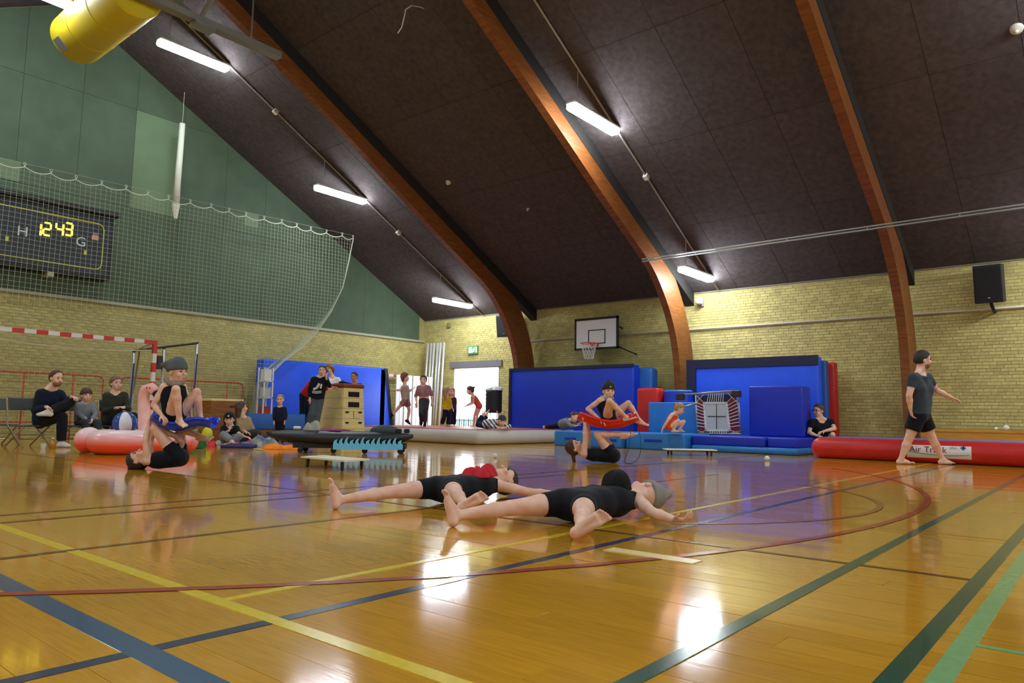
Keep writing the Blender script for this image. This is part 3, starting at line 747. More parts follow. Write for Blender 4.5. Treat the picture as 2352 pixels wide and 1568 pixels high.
mat_slab('crash_mat', 'mid blue mat showing at the side behind the navy-bordered mat', (-7.0,16.28,0), (-4.73,16.5,1.96), B_mid, .04)
mat_slab('crash_mat', 'red mat showing at the far side behind the navy-bordered mat', (-7.0,16.53,0), (-4.62,16.78,1.93), R_vinyl, .04)
mat_slab('folded_mat', 'tall dark blue folded mat standing between the trampoline and the man with glasses', (-5.83,14.72,.315), (-4.74,15.25,1.34), B_dark, .03)
mat_slab('floor_mat', 'light blue floor mat left half with two dark handles beside the right acrobats', (-9.8,13.3,0), (-8.05,14.9,.335), B_light, .03, handles=((-9.5,-9.2,.17), (-8.5,-8.15,.17)))
mat_slab('floor_mat', 'light blue floor mat right half under the crouching orange child', (-8.0,13.42,0), (-6.65,14.85,.335), B_light, .03, handles=((-7.55,-7.15,.19),))
mat_slab('floor_mat', 'thin light blue floor mat under the dark blue mats', (-6.6,13.6,0), (-4.5,14.7,.13), B_light, .05)
mat_slab('floor_mat', 'dark blue mat lying under the upturned trampoline', (-6.6,13.66,.132), (-5.12,15.3,.315), B_dark, .03)
mat_slab('floor_mat', 'dark blue mat lying nearest the man with glasses', (-5.09,13.72,.132), (-4.55,15.2,.315), B_dark, .03)

# mini trampoline turned up on its edge
t = thing('mini_trampoline', (-6.5,14.75,.315), 'mini trampoline standing on edge with red side pads and white bed', 'trampoline')
Yt = 14.62
def tp(x, y, dy=0): return onY(x, y, Yt+dy)
TL, TR, BR, BL = tp(1598,906), tp(1694,899), tp(1703,996), tp(1602,997)
for o in (BL, BR): o[2] = max(o[2], .335)
iTL, iTR, iBR, iBL = tp(1617,925), tp(1669,925), tp(1676,988), tp(1622,988)
for a, b in ((TL,TR),(TR,BR),(BR,BL),(BL,TL)): MB().tube([a, b], .022, 8).build('frame_tube', M_metal, t, True)
bed = MB().prism([iTL, iTR, iBR, iBL], (0,.01,0)).build('bed', mat('white_web', srgb(206,208,206), .8, noise=.1, nscale=40), t)
for a, b in ((iTL,iTR),(iTR,iBR),(iBR,iBL),(iBL,iTL)): MB().obox((a+b)/2+V(0,-.004,0), (b-a)/2, nrm(np.cross(b-a, V(0,1,0)))*.022, (0,.006,0)).build('bed_hem', M_white, bed)
Rp = mat('red_pad', srgb(126,28,40), .6)
MB().prism([TL+(iTL-TL)*.2, iTL, iBL, BL+(iBL-BL)*.2], (0,.025,0)).build('side_pad', Rp, t); MB().prism([iTR, TR+(iTR-TR)*.2, BR+(iBR-BR)*.2, iBR], (0,.025,0)).build('side_pad', Rp, t)
MB().prism([TL*.8+iTL*.2, TR*.8+iTR*.2, iTR, iTL], (0,.025,0)).build('end_pad', B_navy, t); MB().prism([iBL, iBR, BR*.8+iBR*.2, BL*.8+iBL*.2], (0,.025,0)).build('end_pad', B_navy, t)
for k in range(8):
    u = (k+.5)/8
    for a, b, c_, d in ((TL,BL,iTL,iBL),(TR,BR,iTR,iBR)): MB().tube([a+(b-a)*(.15+.7*u)+V(0,-.012,0), c_+(d-c_)*(.06+.88*u)+V(0,-.012,0)], .009, 6).build('spring', M_white, t)
    for a, b, c_, d in ((TL,TR,iTL,iTR),(BL,BR,iBL,iBR)): MB().tube([a+(b-a)*(.3+.4*u)+V(0,-.012,0), c_+(d-c_)*(.1+.8*u)+V(0,-.012,0)], .008, 6).build('spring', M_white, t)
for a, b, c_ in ((TL,iTL,-1),(TR,iTR,1),(BL,iBL,-1),(BR,iBR,1)):
    MB().tube([a, b], .008, 6).build('corner_cord', M_pipe, t); MB().tube([V(b[0],Yt-.01,a[2]), V(a[0],Yt-.01,b[2])], .008, 6).build('corner_cord', M_pipe, t)
MB().obox((iTL+iBR)/2+V(0,-.006,0), (.006,0,0), (0,.003,0), (0,0,.27)).build('bed_mark', M_dmetal, bed); MB().obox((iTL+iBR)/2+V(0,-.006,0), (.2,0,0), (0,.003,0), (0,0,.008)).build('bed_mark', M_dmetal, bed)
for (x0, y0, x1, y1) in ((1572,906,1684,897), (1573,933,1600,927)): MB().tube([tp(x0,y0,-.5), tp((x0+x1)/2,(y0+y1)/2,-.35), tp(x1,y1,-.1)], .02, 8).build('leg_tube', M_metal, t, True)
for (x, y, dy) in ((1563,911,-.5), (1692,904,-.15)): MB().rbox(tp(x,y,dy), (.085,0,0), (0,.06,0), (0,0,.07), .02, 2).build('foot_pad', M_dmetal, t)

# inflatable tracks
t = thing('air_track', (-12.6,13.8,0), 'large white-sided air track with dusty red top where children play', 'air track')
MB().rbox((-13.46,13.7,.165), (2.74,0,0), (0,1.95,0), (0,0,.165), .15, 4).build('side_wall', W_vinyl, t, 'auto')
MB().rbox((-13.46,13.7,.326), (2.64,0,0), (0,1.85,0), (0,0,.008), .006, 2).build('top_sheet', P_top, t)
t = thing('air_track', (.4,14.1,0), 'long red air track with violet top and white banner behind the walking man', 'air track')
MB().rbox((.45,14.1,.18), (4.58,0,0), (0,1.,0), (0,0,.18), .17, 5).build('side_wall', R_vinyl, t, 'auto')
MB().rbox((.45,14.1,.353), (4.45,0,0), (0,.87,0), (0,0,.009), .006, 2).build('top_sheet', P_purple, t)
def bulge(z): d = max(-.165, min(.165, z-.18)); return 13.1+.17-math.sqrt(max(.17**2-d*d, 0))
bx0, bx1, bz0, bz1 = -2.6, -1.71, .085, .305
vs = []; n = 10
for i in range(n+1):
    z = bz0+(bz1-bz0)*i/n; vs += [(bx0, bulge(z)-.006, z), (bx1, bulge(z)-.006, z)]
MB().add(vs, [(2*i, 2*i+1, 2*i+3, 2*i+2) for i in range(n)]).build('banner', mat('banner_white', srgb(228,230,226), .5), t)
def on_bulge(o, off):
    for v in o.data.vertices: v.co.y = bulge(v.co.z)-off-(.002 if v.co.y < 13 else 0)
for body, x, z, size, col in (('Air Track', -2.3, .215, .135, srgb(168,52,48)), ('plus', -1.945, .258, .06, srgb(130,136,150))):
    on_bulge(text_mesh('lettering', body, mat('print_%s' % body.split()[0], col, .6), t, (x, 13.08, z), (1,0,0), (0,0,1), size, .001), .018)
pl = MB()
for hx, hz in ((.035,.011),(.011,.035)): pl.prism([(-1.815-hx,13.0,.26-hz),(-1.815+hx,13.0,.26-hz),(-1.815+hx,13.0,.26+hz),(-1.815-hx,13.0,.26+hz)], (0,.001,0))
on_bulge(pl.build('plus_mark', mat('print_blue', srgb(40,84,180), .6), t), .02)
sw = MB(); XX = np.linspace(bx0+.02, bx1-.03, 14); sw.add([q for x in XX for q in ((x, 13.05, .128+.09*((x+2.05)/.5)**2*.5), (x, 13.05, .136+.09*((x+2.05)/.5)**2*.5))], [(2*i,2*i+2,2*i+3,2*i+1) for i in range(13)])
on_bulge(sw.build('swoosh', mat('print_navy', srgb(70,96,140), .6), t), .009)

# bench along the wall on the right
t = thing('gym_bench', (-1,16.6,0), 'low varnished gym bench against the wall at the right edge', 'bench')
MB().box((-3.0,16.42,.48), (1.75,16.72,.525)).build('seat', M_pine, t); MB().box((-3.0,16.44,.3), (1.75,16.48,.478)).build('apron', M_pine, t); MB().box((-3.0,16.5,.1), (1.75,16.58,.17)).build('beam', M_pine, t)
for x in (-2.85, -1.0, .3, 1.6): MB().box((x-.04,16.43,0), (x+.04,16.71,.478)).build('leg', M_brownw, t)
mball = mat('white_ball', srgb(232,232,228), .35)
def ball(p, r, label): return tag(MB().ball(p, r, n=20).build('juggling_ball', mball, None, True), label, 'ball', 'white juggling balls')
ball((-1.58,16.56,.525+.05), .05, 'larger white ball resting on the wall bench')
ball((-1.74,16.55,.525+.03), .03, 'small white ball beside the larger one on the wall bench')
p = onZ(1762,1058,0); ball((p[0],p[1],.04), .04, 'white ball on the floor between the white board and the red track')
p = onZ(1137,1052,0); ball((p[0],p[1],.034), .034, 'white ball on the floor behind the two lying acrobats')

# basketball hoop
t = thing('basketball_hoop', (-10.7,16.98,2.5), 'basketball hoop with white board and red rim on the long brick wall', 'basketball hoop')
bd = MB().box((-11.36,16.4,2.52), (-10.05,16.44,3.34)).build('board', mat('board_white', srgb(226,226,224), .4), t)
fr = 0.05
for lo, hi in (((-11.4,16.385,3.3),(-10.01,16.45,3.36)), ((-11.4,16.385,2.49),(-10.01,16.45,2.54)), ((-11.4,16.385,2.49),(-11.35,16.45,3.36)), ((-10.06,16.385,2.49),(-10.01,16.45,3.36))): MB().box(lo, hi).build('border', M_black, t)
s0, s1 = onY(1351,758,16.39), onY(1390,788,16.39); w = .025
for lo, hi in (((s0[0],16.39,s0[2]-w),(s1[0],16.4,s0[2])), ((s0[0],16.39,s1[2]),(s1[0],16.4,s1[2]+w)), ((s0[0],16.39,s1[2]),(s0[0]+w,16.4,s0[2])), ((s1[0]-w,16.39,s1[2]),(s1[0],16.4,s0[2]))): MB().box(lo, hi).build('target_square', M_black, bd)
rc = V((s0[0]+s1[0])/2-.03, 16.06, 2.62); M_rim = mat('rim_red', srgb(214,62,44), .4)
rim = MB().tube([rc+V(math.cos(a)*.225, math.sin(a)*.225, 0) for a in np.linspace(0, 2*math.pi, 29)], .012, 8).build('rim', M_rim, t, True)
MB().box((rc[0]-.09,16.26,2.57), (rc[0]+.09,16.4,2.65)).build('rim_bracket', M_rim, t)
nb = MB()
for k in range(12):
    for sg in (-1, 1):
        P_ = []
        for i in range(6):
            a = 2*math.pi*(k+sg*.5*i)/12; r = .22-.1*(i/5)**.8; P_.append(rc+V(math.cos(a)*r, math.sin(a)*r, -.42*i/5))
        nb.tube(P_, .006, 4)
nb.build('net', mat('net_cord_white', srgb(220,220,215), .8), rim)
for x in (-11.2,-10.2):
    for z in (2.65,3.2): MB().tube([(x,16.45,z), (x,16.94,z-.12)], .022, 6).build('wall_arm', M_dmetal, t)
MB().tube([(-10.2,16.45,2.6), (-9.75,16.94,2.35)], .02, 6).build('wall_arm', M_dmetal, t)

# loudspeakers, exit sign, detector
def speaker(c, w, h, d, tilt, label):
    t = thing('loudspeaker', (c[0], c[1]+d/2, c[2]-h/2), label, 'loudspeaker', 'black loudspeakers on the long wall')
    up_ = nrm(V(0, tilt, 1)); fw = nrm(V(0, -1, tilt))
    MB().rbox(c, (w/2,0,0), fw*d/2, up_*h/2, .02, 2).build('cabinet', M_black, t); MB().obox(V(*c)+fw*(d/2+.004), (w/2-.03,0,0), fw*.006, up_*(h/2-.05)).build('grille', mat('speaker_mesh', srgb(14,14,16), .8), t)
    MB().tube([V(*c)-up_*(h/2-.02), V(c[0]+.03, c[1]+.1, c[2]-h/2-.1), V(c[0]+.03, 16.985, c[2]-h/2-.14)], .03, 8).build('bracket', M_black, t)
    MB().ball(V(*c)+fw*(d/2+.01)-up_*(h/2-.1), .022, .022, .008, 10).build('badge', M_white, t)
speaker((-14.02,16.62,3.38), .6, .66, .42, -.12, 'black loudspeaker beside the left glulam frame near the door')
speaker((-1.73,16.6,3.36), .48, .74, .4, -.16, 'black loudspeaker tilted down at the upper right')
t = thing('exit_sign', (-15.77,16.99,2.62), 'green and white exit sign above the open door', 'sign')
MB().box((-15.99,16.93,2.63), (-15.55,16.975,2.89)).build('case', mat('exit_green', srgb(70,140,84), .5, emit=.5), t)
Mw = mat('exit_white', (.95,1,.93), .5, emit=1.6); yy = 16.924
MB().box((-15.93,yy,2.67), (-15.78,yy+.008,2.85)).build('pictogram', Mw, t); MB().box((-15.62,yy,2.67), (-15.575,yy+.008,2.85)).build('pictogram', Mw, t)
MB().ball((-15.69,yy+.002,2.83), .022, .006, .022, 8).build('pictogram', Mw, t)
for a, b in (((-15.69,2.8),(-15.71,2.74)), ((-15.71,2.74),(-15.67,2.69)), ((-15.71,2.74),(-15.75,2.68)), ((-15.7,2.79),(-15.65,2.76)), ((-15.7,2.79),(-15.745,2.76))): MB().tube([(a[0],yy+.003,a[1]), (b[0],yy+.003,b[1])], .011, 6).build('pictogram', Mw, t)
tag(MB().rbox((-16.88,16.94,3.63), (.055,0,0), (0,.05,0), (0,0,.075), .02, 2).build('motion_detector', mat('detector_brown', srgb(130,112,74), .6)), 'small beige detector high on the wall near the corner', 'detector')
t = thing('wall_lamp', (-7.98,16.9,3.6), 'small white emergency lamp under the roof beside the middle frame', 'lamp'); MB().rbox((-7.9,16.86,3.62), (.06,0,0), (0,.1,0), (0,0,.08), .03, 3).build('housing', M_white, t); MB().box((-7.96,16.94,3.5), (-7.84,16.999,3.74)).build('bracket', M_pipeg, t)

# poles, white boards and folded goal in the far corner
for k in range(6):
    x = -17.62+k*.15; r = .036
    tag(MB().tube([(x, 16.55+.03*(k % 2), 0), (x+.01, 16.72+.02*(k % 2), 3.04)], r, 10).build('metal_pole', mat('aluminium_pole', srgb(206,208,212), .35, metal=.3), None, True), ['first', 'second', 'third', 'fourth', 'fifth', 'sixth'][k]+' tall silver pole from the corner, in the row left of the door', 'pole', 'silver poles in the corner')
for k in range(9):
    y = 14.95+k*.175
    tag(MB().rbox((-17.05-.02*(k % 2), y, .94), (.02,0,0), (0,.075,0), (0,0,.94), .012, 2).build('white_board', mat('white_board_paint', srgb(232,236,242), .35), None), ['first', 'second', 'third', 'fourth', 'fifth', 'sixth', 'seventh', 'eighth', 'ninth'][k]+' tall white board from the left, standing below the gable in the far corner', 'board', 'white boards in the far corner')
RED = mat('goal_red', srgb(206,42,34), .4); WHT = mat('goal_white', srgb(228,228,220), .4)
t = thing('folded_goal', (-17.88,15.4,0), 'folded handball goal with red and white bar behind the white boards', 'goal')
for k in range(9): MB().box((-17.92,14.65+k*.2,1.86), (-17.84,14.85+k*.2,1.94)).build('bar_band', RED if k % 2 == 0 else WHT, t)
for k in range(9): MB().box((-17.92,14.6,k*.206), (-17.84,14.68,(k+1)*.206)).build('post_band', WHT if k % 2 == 0 else RED, t)
nb = MB()
for k in range(14): nb.tube([(-17.82,14.7+k*.12,1.85), (-17.82,14.7+k*.12,.1)], .004, 4)
for k in range(15): nb.tube([(-17.82,14.7,1.8-k*.12), (-17.82,16.3,1.8-k*.12)], .004, 4)
nb.build('net', mat('net_grey', srgb(120,116,96), .9), t)
# trolley and tub right of the door
t = thing('wire_trolley', (-13.9,16.0,0), 'white wire trolley holding a black tub beside the open door', 'trolley')
for (x, y) in ((-14.18,15.72),(-13.62,15.72),(-14.18,16.06),(-13.62,16.06)): MB().tube([(x,y,.08), (x,y,.8)], .014, 6).build('post', M_white, t); MB().lathe((x,y-.03,.04), [(.01,-.012),(.04,-.012),(.04,.012),(.01,.012)], 12, (1,0,0)).build('wheel', M_rubber, t)
for z in (.2,.45,.72):
    for k in range(7): MB().tube([(-14.18,15.72+k*.057,z), (-13.62,15.72+k*.057,z)], .007, 5).build('shelf_wire', M_white, t)
t = thing('ribbed_tub', (-13.9,15.89,.74), 'black ribbed tub on the wire trolley beside the door', 'tub')
MB().lathe((-13.9,15.89,.735), [(.2,0)]+[(.235+.012*(i % 2), .03+i*.055) for i in range(11)]+[(.25,.66),(.22,.66),(.2,.05)], 24).build('tub', M_black, t, True)
def blob(c, r, n, seed, flat=.5, vox=.012, smooth=.03):
    g = np.random.default_rng(seed); P_ = []
    for i in range(n):
        a = V(*c)+g.normal(0, 1, 3)*V(*r)*.55; b = a+g.normal(0, 1, 3)*V(*r)*.5
        a[2] = max(a[2], c[2]-r[2]*.6); b[2] = max(b[2], c[2]-r[2]*.6)
        rr = min(r)*flat; P_.append(('c', a, b, rr*g.uniform(.7,1.2), rr*g.uniform(.5,1.), smooth, []))
    return surface(P_, vox)
def drape(name, label, cat, c, rx, ry, h, seed, material, z0, folds=7, rot=0., group=None, amp=.3, lump=.28):
    """a soft crumpled cloth lying on something: folds run outwards from the bunched middle"""
    g = np.random.default_rng(seed); ph = g.uniform(0, 6.28, 8); NR, NA = 14, 72; vs = []; fs = []
    for i in range(NR+1):
        r = i/NR
        for j in range(NA):
            a = 2*math.pi*j/NA
            o = 1+min(1., amp*3.4)*(.16*math.sin(2*a+ph[0])+.12*math.sin(3*a+ph[1])+.07*math.sin(5*a+ph[2])+.04*math.sin(9*a+ph[6]))
            x, y = r*o*rx*math.cos(a), r*o*ry*math.sin(a)
            cr = .5*math.sin(x/rx*4.2+ph[3]+2*math.sin(y/ry*2.1+ph[5]))+.5*math.sin(y/ry*4.8+ph[4]+1.6*math.sin(x/rx*2.6))
            z = h*((max(0, 1-r**2))**.55*(1-lump+lump*cr)+amp*r*(1-r**6)*max(0, math.sin(folds*a+ph[5]+3*r+.8*cr))**.8)
            vs.append((c[0]+x*math.cos(rot)-y*math.sin(rot), c[1]+x*math.sin(rot)+y*math.cos(rot), z0+.006+max(z, 0)))
    for i in range(NR):
        for j in range(NA): k = (j+1) % NA; fs.append((i*NA+j, (i+1)*NA+j, (i+1)*NA+k, i*NA+k))
    n0 = len(vs); vs += [(v[0], v[1], z0) for v in vs[NR*NA:(NR+1)*NA]]
    for j in range(NA): k = (j+1) % NA; fs.append((NR*NA+j, n0+j, n0+k, NR*NA+k))
    fs.append(tuple(n0+j for j in range(NA-1, -1, -1)))
    return tag(MB().add(vs, fs).build(name, material, None, True), label, cat, group)
CROT = YAW
def cloth(name, label, cat, c, r, material, seed, n=14, flat=.5, vox=.012, smooth=.015, zmin=None, group=None):
    v, f = blob(c, r, n, seed, flat, vox, smooth)
    if zmin is not None: v[:, 2] += zmin-v[:, 2].min()
    o = np_mesh(name, v, f, material, None); return tag(o, label, cat, group)
drape('plastic_bags', 'crumpled white plastic bags heaped on the black tub', 'bags', (-13.9,15.89), .24, .2, .14, 3, mat('white_plastic', srgb(232,234,236), .35), 1.392, 6)
# low cyan barrier at the doorway
t = thing('slatted_barrier', (-15.9,16.8,0), 'low cyan and white slatted barrier at the foot of the open door', 'barrier')
for k in range(17): MB().box((-16.6+k*.1,16.82,.02), (-16.56+k*.1+.02,16.84,.55)).build('slat', mat('cyan_paint', srgb(96,190,222), .4) if k % 2 == 0 else M_white, t)
for z in (.1,.5): MB().box((-16.62,16.842,z-.02), (-14.9,16.86,z+.02)).build('rail', MATS['cyan_paint'], t)

# ================================================================== gable side
t = mat_slab('crash_mat', 'bright blue crash mat leaning below the gable behind the vaulting box', (-17.62,10.42,0), (-17.2,14.62,2.06), B_royal, .05)
ed = MB(); ed.prism([(-17.19,14.52,2.05), (-17.19,14.64,2.05), (-17.19,14.98,.02), (-17.19,14.86,.02)], (-.3,0,0)).build('edge_band', B_navy, t); MB().prism([(-17.2,14.4,2.04),(-17.2,14.54,2.04),(-17.2,14.88,.02),(-17.2,14.4,.02)], (-.28,0,0)).build('flap', B_royal, t)
# scoreboard
t = thing('scoreboard', (XW+.05,5.3,3.6), 'black electronic scoreboard with yellow clock digits behind the net', 'scoreboard')
sx = -17.72
MB().box((-18.05,3.75,3.62), (sx,6.66,5.1)).build('case', M_black, t); MB().box((-18.05,3.7,5.1), (sx+.12,6.75,5.2)).build('hood', M_black, t)
MB().box((sx,3.8,3.72), (sx+.01,6.6,5.03)).build('panel', mat('score_panel', srgb(26,32,44), .4), t)
My = mat('score_yellow', srgb(206,206,40), .5); O_ = onX(228,528,sx)
ol = MB(); y0, y1, z0, z1, rr = 3.9, 6.46, 3.82, 4.88, .14; pts = []
for (cy, cz, a0) in ((y1-rr,z1-rr,0),(y0+rr,z1-rr,90),(y0+rr,z0+rr,180),(y1-rr,z0+rr,270)):
    for a in (0,30,60,90): pts.append(V(sx+.012, cy+rr*math.cos(math.radians(a0+a)), cz+rr*math.sin(math.radians(a0+a))))
ol.tube(pts+[pts[0]], .012, 4); ol.build('outline', My, t)
Md = mat('led_digits', (1,.72,.06), .5, emit=3.2)
SEG = {'1':'bc','2':'abged','4':'fgbc','3':'abgcd'}
def digit(ch, y, z, w, h):
    g = .03; s = {'a':((y,z+h),(y+w,z+h)),'b':((y+w,z+h),(y+w,z+h/2)),'c':((y+w,z+h/2),(y+w,z)),'d':((y,z),(y+w,z)),'e':((y,z),(y,z+h/2)),'f':((y,z+h/2),(y,z+h)),'g':((y,z+h/2),(y+w,z+h/2))}
    b = MB()
    for k in SEG[ch]:
        (a, c_), (d, e_) = s[k]; p_, q_ = V(sx+.014,a,c_), V(sx+.014,d,e_); u = (q_-p_)*.1; b.tube([p_+u, q_-u], .021, 5)
    b.build('digit', Md, t)
pa, pb = onX(86,540,sx), onX(86,506,sx)
for ch, px_ in (('1',75),('2',98),('4',127),('3',148)):
    a = onX(px_, 541, sx); digit(ch, a[1], a[2]+.02, .14, .27)
for ch, (px_, py_) in (('H',(52,532)),('G',(186,556))): text_mesh('letter', ch, mat('score_white', srgb(206,212,216), .5), t, onX(px_,py_,sx+.013), (0,1,0), (0,0,1), .3, .002)
for (px_, py_, cl) in ((16,548,My),(196,580,My)): a = onX(px_,py_,sx+.012); MB().box((sx+.01,a[1]-.03,a[2]-.05), (sx+.014,a[1]+.03,a[2]+.05)).build('small_digit', cl, t)
a = onX(219,543,sx+.012); MB().box((sx+.01,a[1]-.07,a[2]-.08), (sx+.014,a[1]+.07,a[2]+.02)).build('emblem', mat('emblem_pink', srgb(214,150,120), .5), t); MB().box((sx+.01,a[1]-.05,a[2]+.02), (sx+.014,a[1]+.05,a[2]+.09)).build('emblem', mat('emblem_mauve', srgb(120,110,140), .5), t)
a = onX(118,617,sx); MB().box((-18.0,a[1]-.06,3.52), (sx,a[1]+.06,3.62)).build('connector', M_trimg, t)
# backstop net with its wire
xn = -17.05
t = thing('backstop_net', (xn,8.5,0), 'white backstop net hanging in front of the green gable', 'net')
edge = [onX(*p, xn) for p in [(810,548),(800,600),(786,660),(760,715),(728,762),(690,800),(650,830),(620,860),(608,900),(602,945),(598,990)]]
ez = np.array([p[2] for p in edge])[::-1]; ey = np.array([p[1] for p in edge])[::-1]
yr = lambda z: float(np.interp(z, ez, ey))
ztop = lambda y: 5.58+(y-4.4)*.027
Y1 = yr(5.95)
hooks = []; y = 2.6
while y < Y1-.2: hooks.append(y); y += .5
hooks.append(Y1)
def ptop(y):
    for a, b in zip(hooks[:-1], hooks[1:]):
        if a <= y <= b: u = (y-a)/(b-a); return ztop(y)-.36*u*(1-u)*.8
    return ztop(y)
def npos(y, z): return V(xn+.05*math.sin(y*3.1)+.02*math.sin(z*2+y), min(y, yr(z)-.11*(Y1-y)), z)
cols = list(np.arange(2.6, Y1-.02, .1))+[Y1]; nb = MB(); zl = np.arange(5.9, .15, -.1)
for y in cols:
    zt_ = ptop(y); zz = [zt_]+[z for z in np.arange(zt_-.2, .1, -.24)]; nb.tube([npos(y, z) for z in zz], .0034, 3, False)
for z in zl:
    P_ = [npos(y, z) for y in cols if ptop(y) > z]
    if len(P_) > 1:
        for i in range(0, len(P_)-1, 12): nb.tube(P_[i:i+13], .0034, 3, False) if len(P_[i:i+13]) > 1 else None
Mn = mat('net_cord', srgb(172,180,152), .9)
nb.build('mesh', Mn, t, fix=False)
MB().tube([npos(y, ptop(y)) for y in np.arange(2.6, Y1, .05)], .011, 5).build('top_rope', mat('net_rope', srgb(196,202,180), .9), t)
MB().tube([V(xn+.03, p[1], p[2]) for p in edge], .012, 5).build('edge_rope', MATS['net_rope'], t)
for y in hooks: MB().tube([npos(y, ptop(y)), npos(y, ptop(y))+V(0,0,.04)], .012, 5).build('hook', MATS['net_rope'], t); MB().tube([npos(y, ptop(y))+V(0,.025*math.cos(a),.065+.025*math.sin(a)) for a in np.linspace(0,2*math.pi,9)], .007, 4).build('hook_ring', MATS['net_rope'], t)
MB().tube([(xn,2.6,ztop(2.6)+.085), (xn,Y1,ztop(Y1)+.085)], .004, 4).build('wire', M_pipeg, t)
# white rolled pole hanging above the net
t = thing('hanging_roll', (-17.3,7.9,5.3), 'white rolled pole hanging upright in front of the gable', 'pole')
a, b = onX(419,284,-17.5), onX(404,470,-17.5); MB().tube([a, a*.5+b*.5, b], [.07,.075,.085], 10).build('roll', mat('roll_white', srgb(222,226,208), .7), t, True); MB().tube([b, b+V(0,.01,-.35)], [.1,.04], 10).build('tassel', MATS['roll_white'], t); MB().tube([a, V(-17.5, a[1], zroof(a[1])-.1)], .006, 4).build('cord', M_pipe, t)

# handball goal
gx = -15.77
t = thing('handball_goal', (gx,5.5,0), 'handball goal with red and white striped posts in front of the gable', 'goal')
yo = 6.97; k = 0
ys = [yo, yo-.28]+[yo-.28-.2*i for i in range(1, 13)]+[yo-3.16]
for a, b in zip(ys[:-1], ys[1:]):
    MB().box((gx-.04,b,2.05), (gx+.04,a,2.13)).build('bar_band', RED if k % 2 == 0 else WHT, t); k += 1
for yb in (yo-.08, yo-3.16):
    zs = [2.05,1.85]+[1.85-.2*i for i in range(1,9)]+[0.]
    for k, (a, b) in enumerate(zip(zs[:-1], zs[1:])): MB().box((gx-.04,yb,b), (gx+.04,yb+.08,a)).build('post_band', RED if k % 2 == 0 else WHT, t)
for yb in (yo-.05, yo-3.1): MB().tube([(gx-.04,yb,2.08), (gx-.7,yb,2.0), (gx-1.05,yb,.03), (gx,yb,.03)], .02, 8).build('stay', M_metal, t, True)
nb = MB(); gr = lambda u: V(gx-.1-.6*min(u*2.5,1)-.35*max(0,(u-.4)/.6), 0, 2.02-.08*min(u*2.5,1)-1.9*max(0,(u-.4)/.6))
for y in np.arange(yo-3.1, yo-.02, .11): nb.tube([gr(u)+V(0,y,-.05*math.sin(3*y)) for u in np.linspace(0,1,8)], .0022, 3)
for u in np.linspace(0,1,22): nb.tube([gr(u)+V(0,y,-.06*math.sin(math.pi*(y-yo+3.1)/3.1)) for y in np.linspace(yo-3.1,yo-.05,10)], .0022, 3)
nb.build('net', mat('goal_net', srgb(188,184,140), .9), t)
MB().tube([V(gx-.06,y,1.93-.1*math.sin(math.pi*(y-yo+3.1)/3.1)) for y in np.linspace(yo-3.1,yo-.05,14)], .012, 5).build('net_rope', mat('goal_rope', srgb(206,202,164), .9), t)
# grey frame with upright poles beside the goal
t = thing('pole_frame', (-16.3,7.4,0), 'grey metal frame with three upright poles behind the left acrobats', 'frame')
fp = [onX(x, y, -16.3) for x, y in ((308,808),(377,800),(453,788))]
for p in fp: MB().tube([(p[0],p[1],0), p], .03, 8).build('upright', M_metal, t, True); MB().ball(p, .034, n=10).build('cap', M_black, t)
MB().tube([fp[0]+V(0,0,.03), fp[2]+V(0,0,.0)], .024, 8).build('cross_bar', M_dmetal, t); MB().box((-16.55,6.6,0), (-16.05,8.25,.05)).build('base', M_dmetal, t)
for p in (fp[0], fp[2]): MB().tube([V(p[0]+.035,p[1],p[2]-.25), V(p[0]+.035,p[1]-.02,p[2]-1.5)], .018, 6).build('strap', mat('strap_blue', srgb(44,52,130), .7), t)
MB().box((-16.33,fp[1][1]-.14,1.55), (-16.27,fp[1][1]-.02,1.85)).build('strap_box', M_dmetal, t)
# red tube railings at the gable wall
Rr = mat('rail_red', srgb(190,66,40), .5)
def railing(y0, y1, label):
    t = thing('tube_railing', (-17.8,(y0+y1)/2,0), label, 'railing', 'red tube railings')
    MB().tube([(-17.8,y0,0),(-17.8,y0,1.3),(-17.8,y0+.04,1.37),(-17.8,y0+.12,1.4),(-17.8,y1-.12,1.4),(-17.8,y1-.04,1.37),(-17.8,y1,1.3),(-17.8,y1,0)], .022, 8).build('hoop_tube', Rr, t, True)
    for y in np.arange(y0+.75, y1-.3, .95): MB().tube([(-17.8,y,0), (-17.8,y,1.4)], .018, 8).build('baluster', Rr, t, True)
    MB().tube([(-17.8,y0,.35), (-17.8,y1,.35)], .018, 8).build('lower_rail', Rr, t, True)
railing(2.5, 6.72, 'red tube railing behind the seated man and boy')
railing(7.1, 10.2, 'red tube railing behind the left acrobats and brown box')

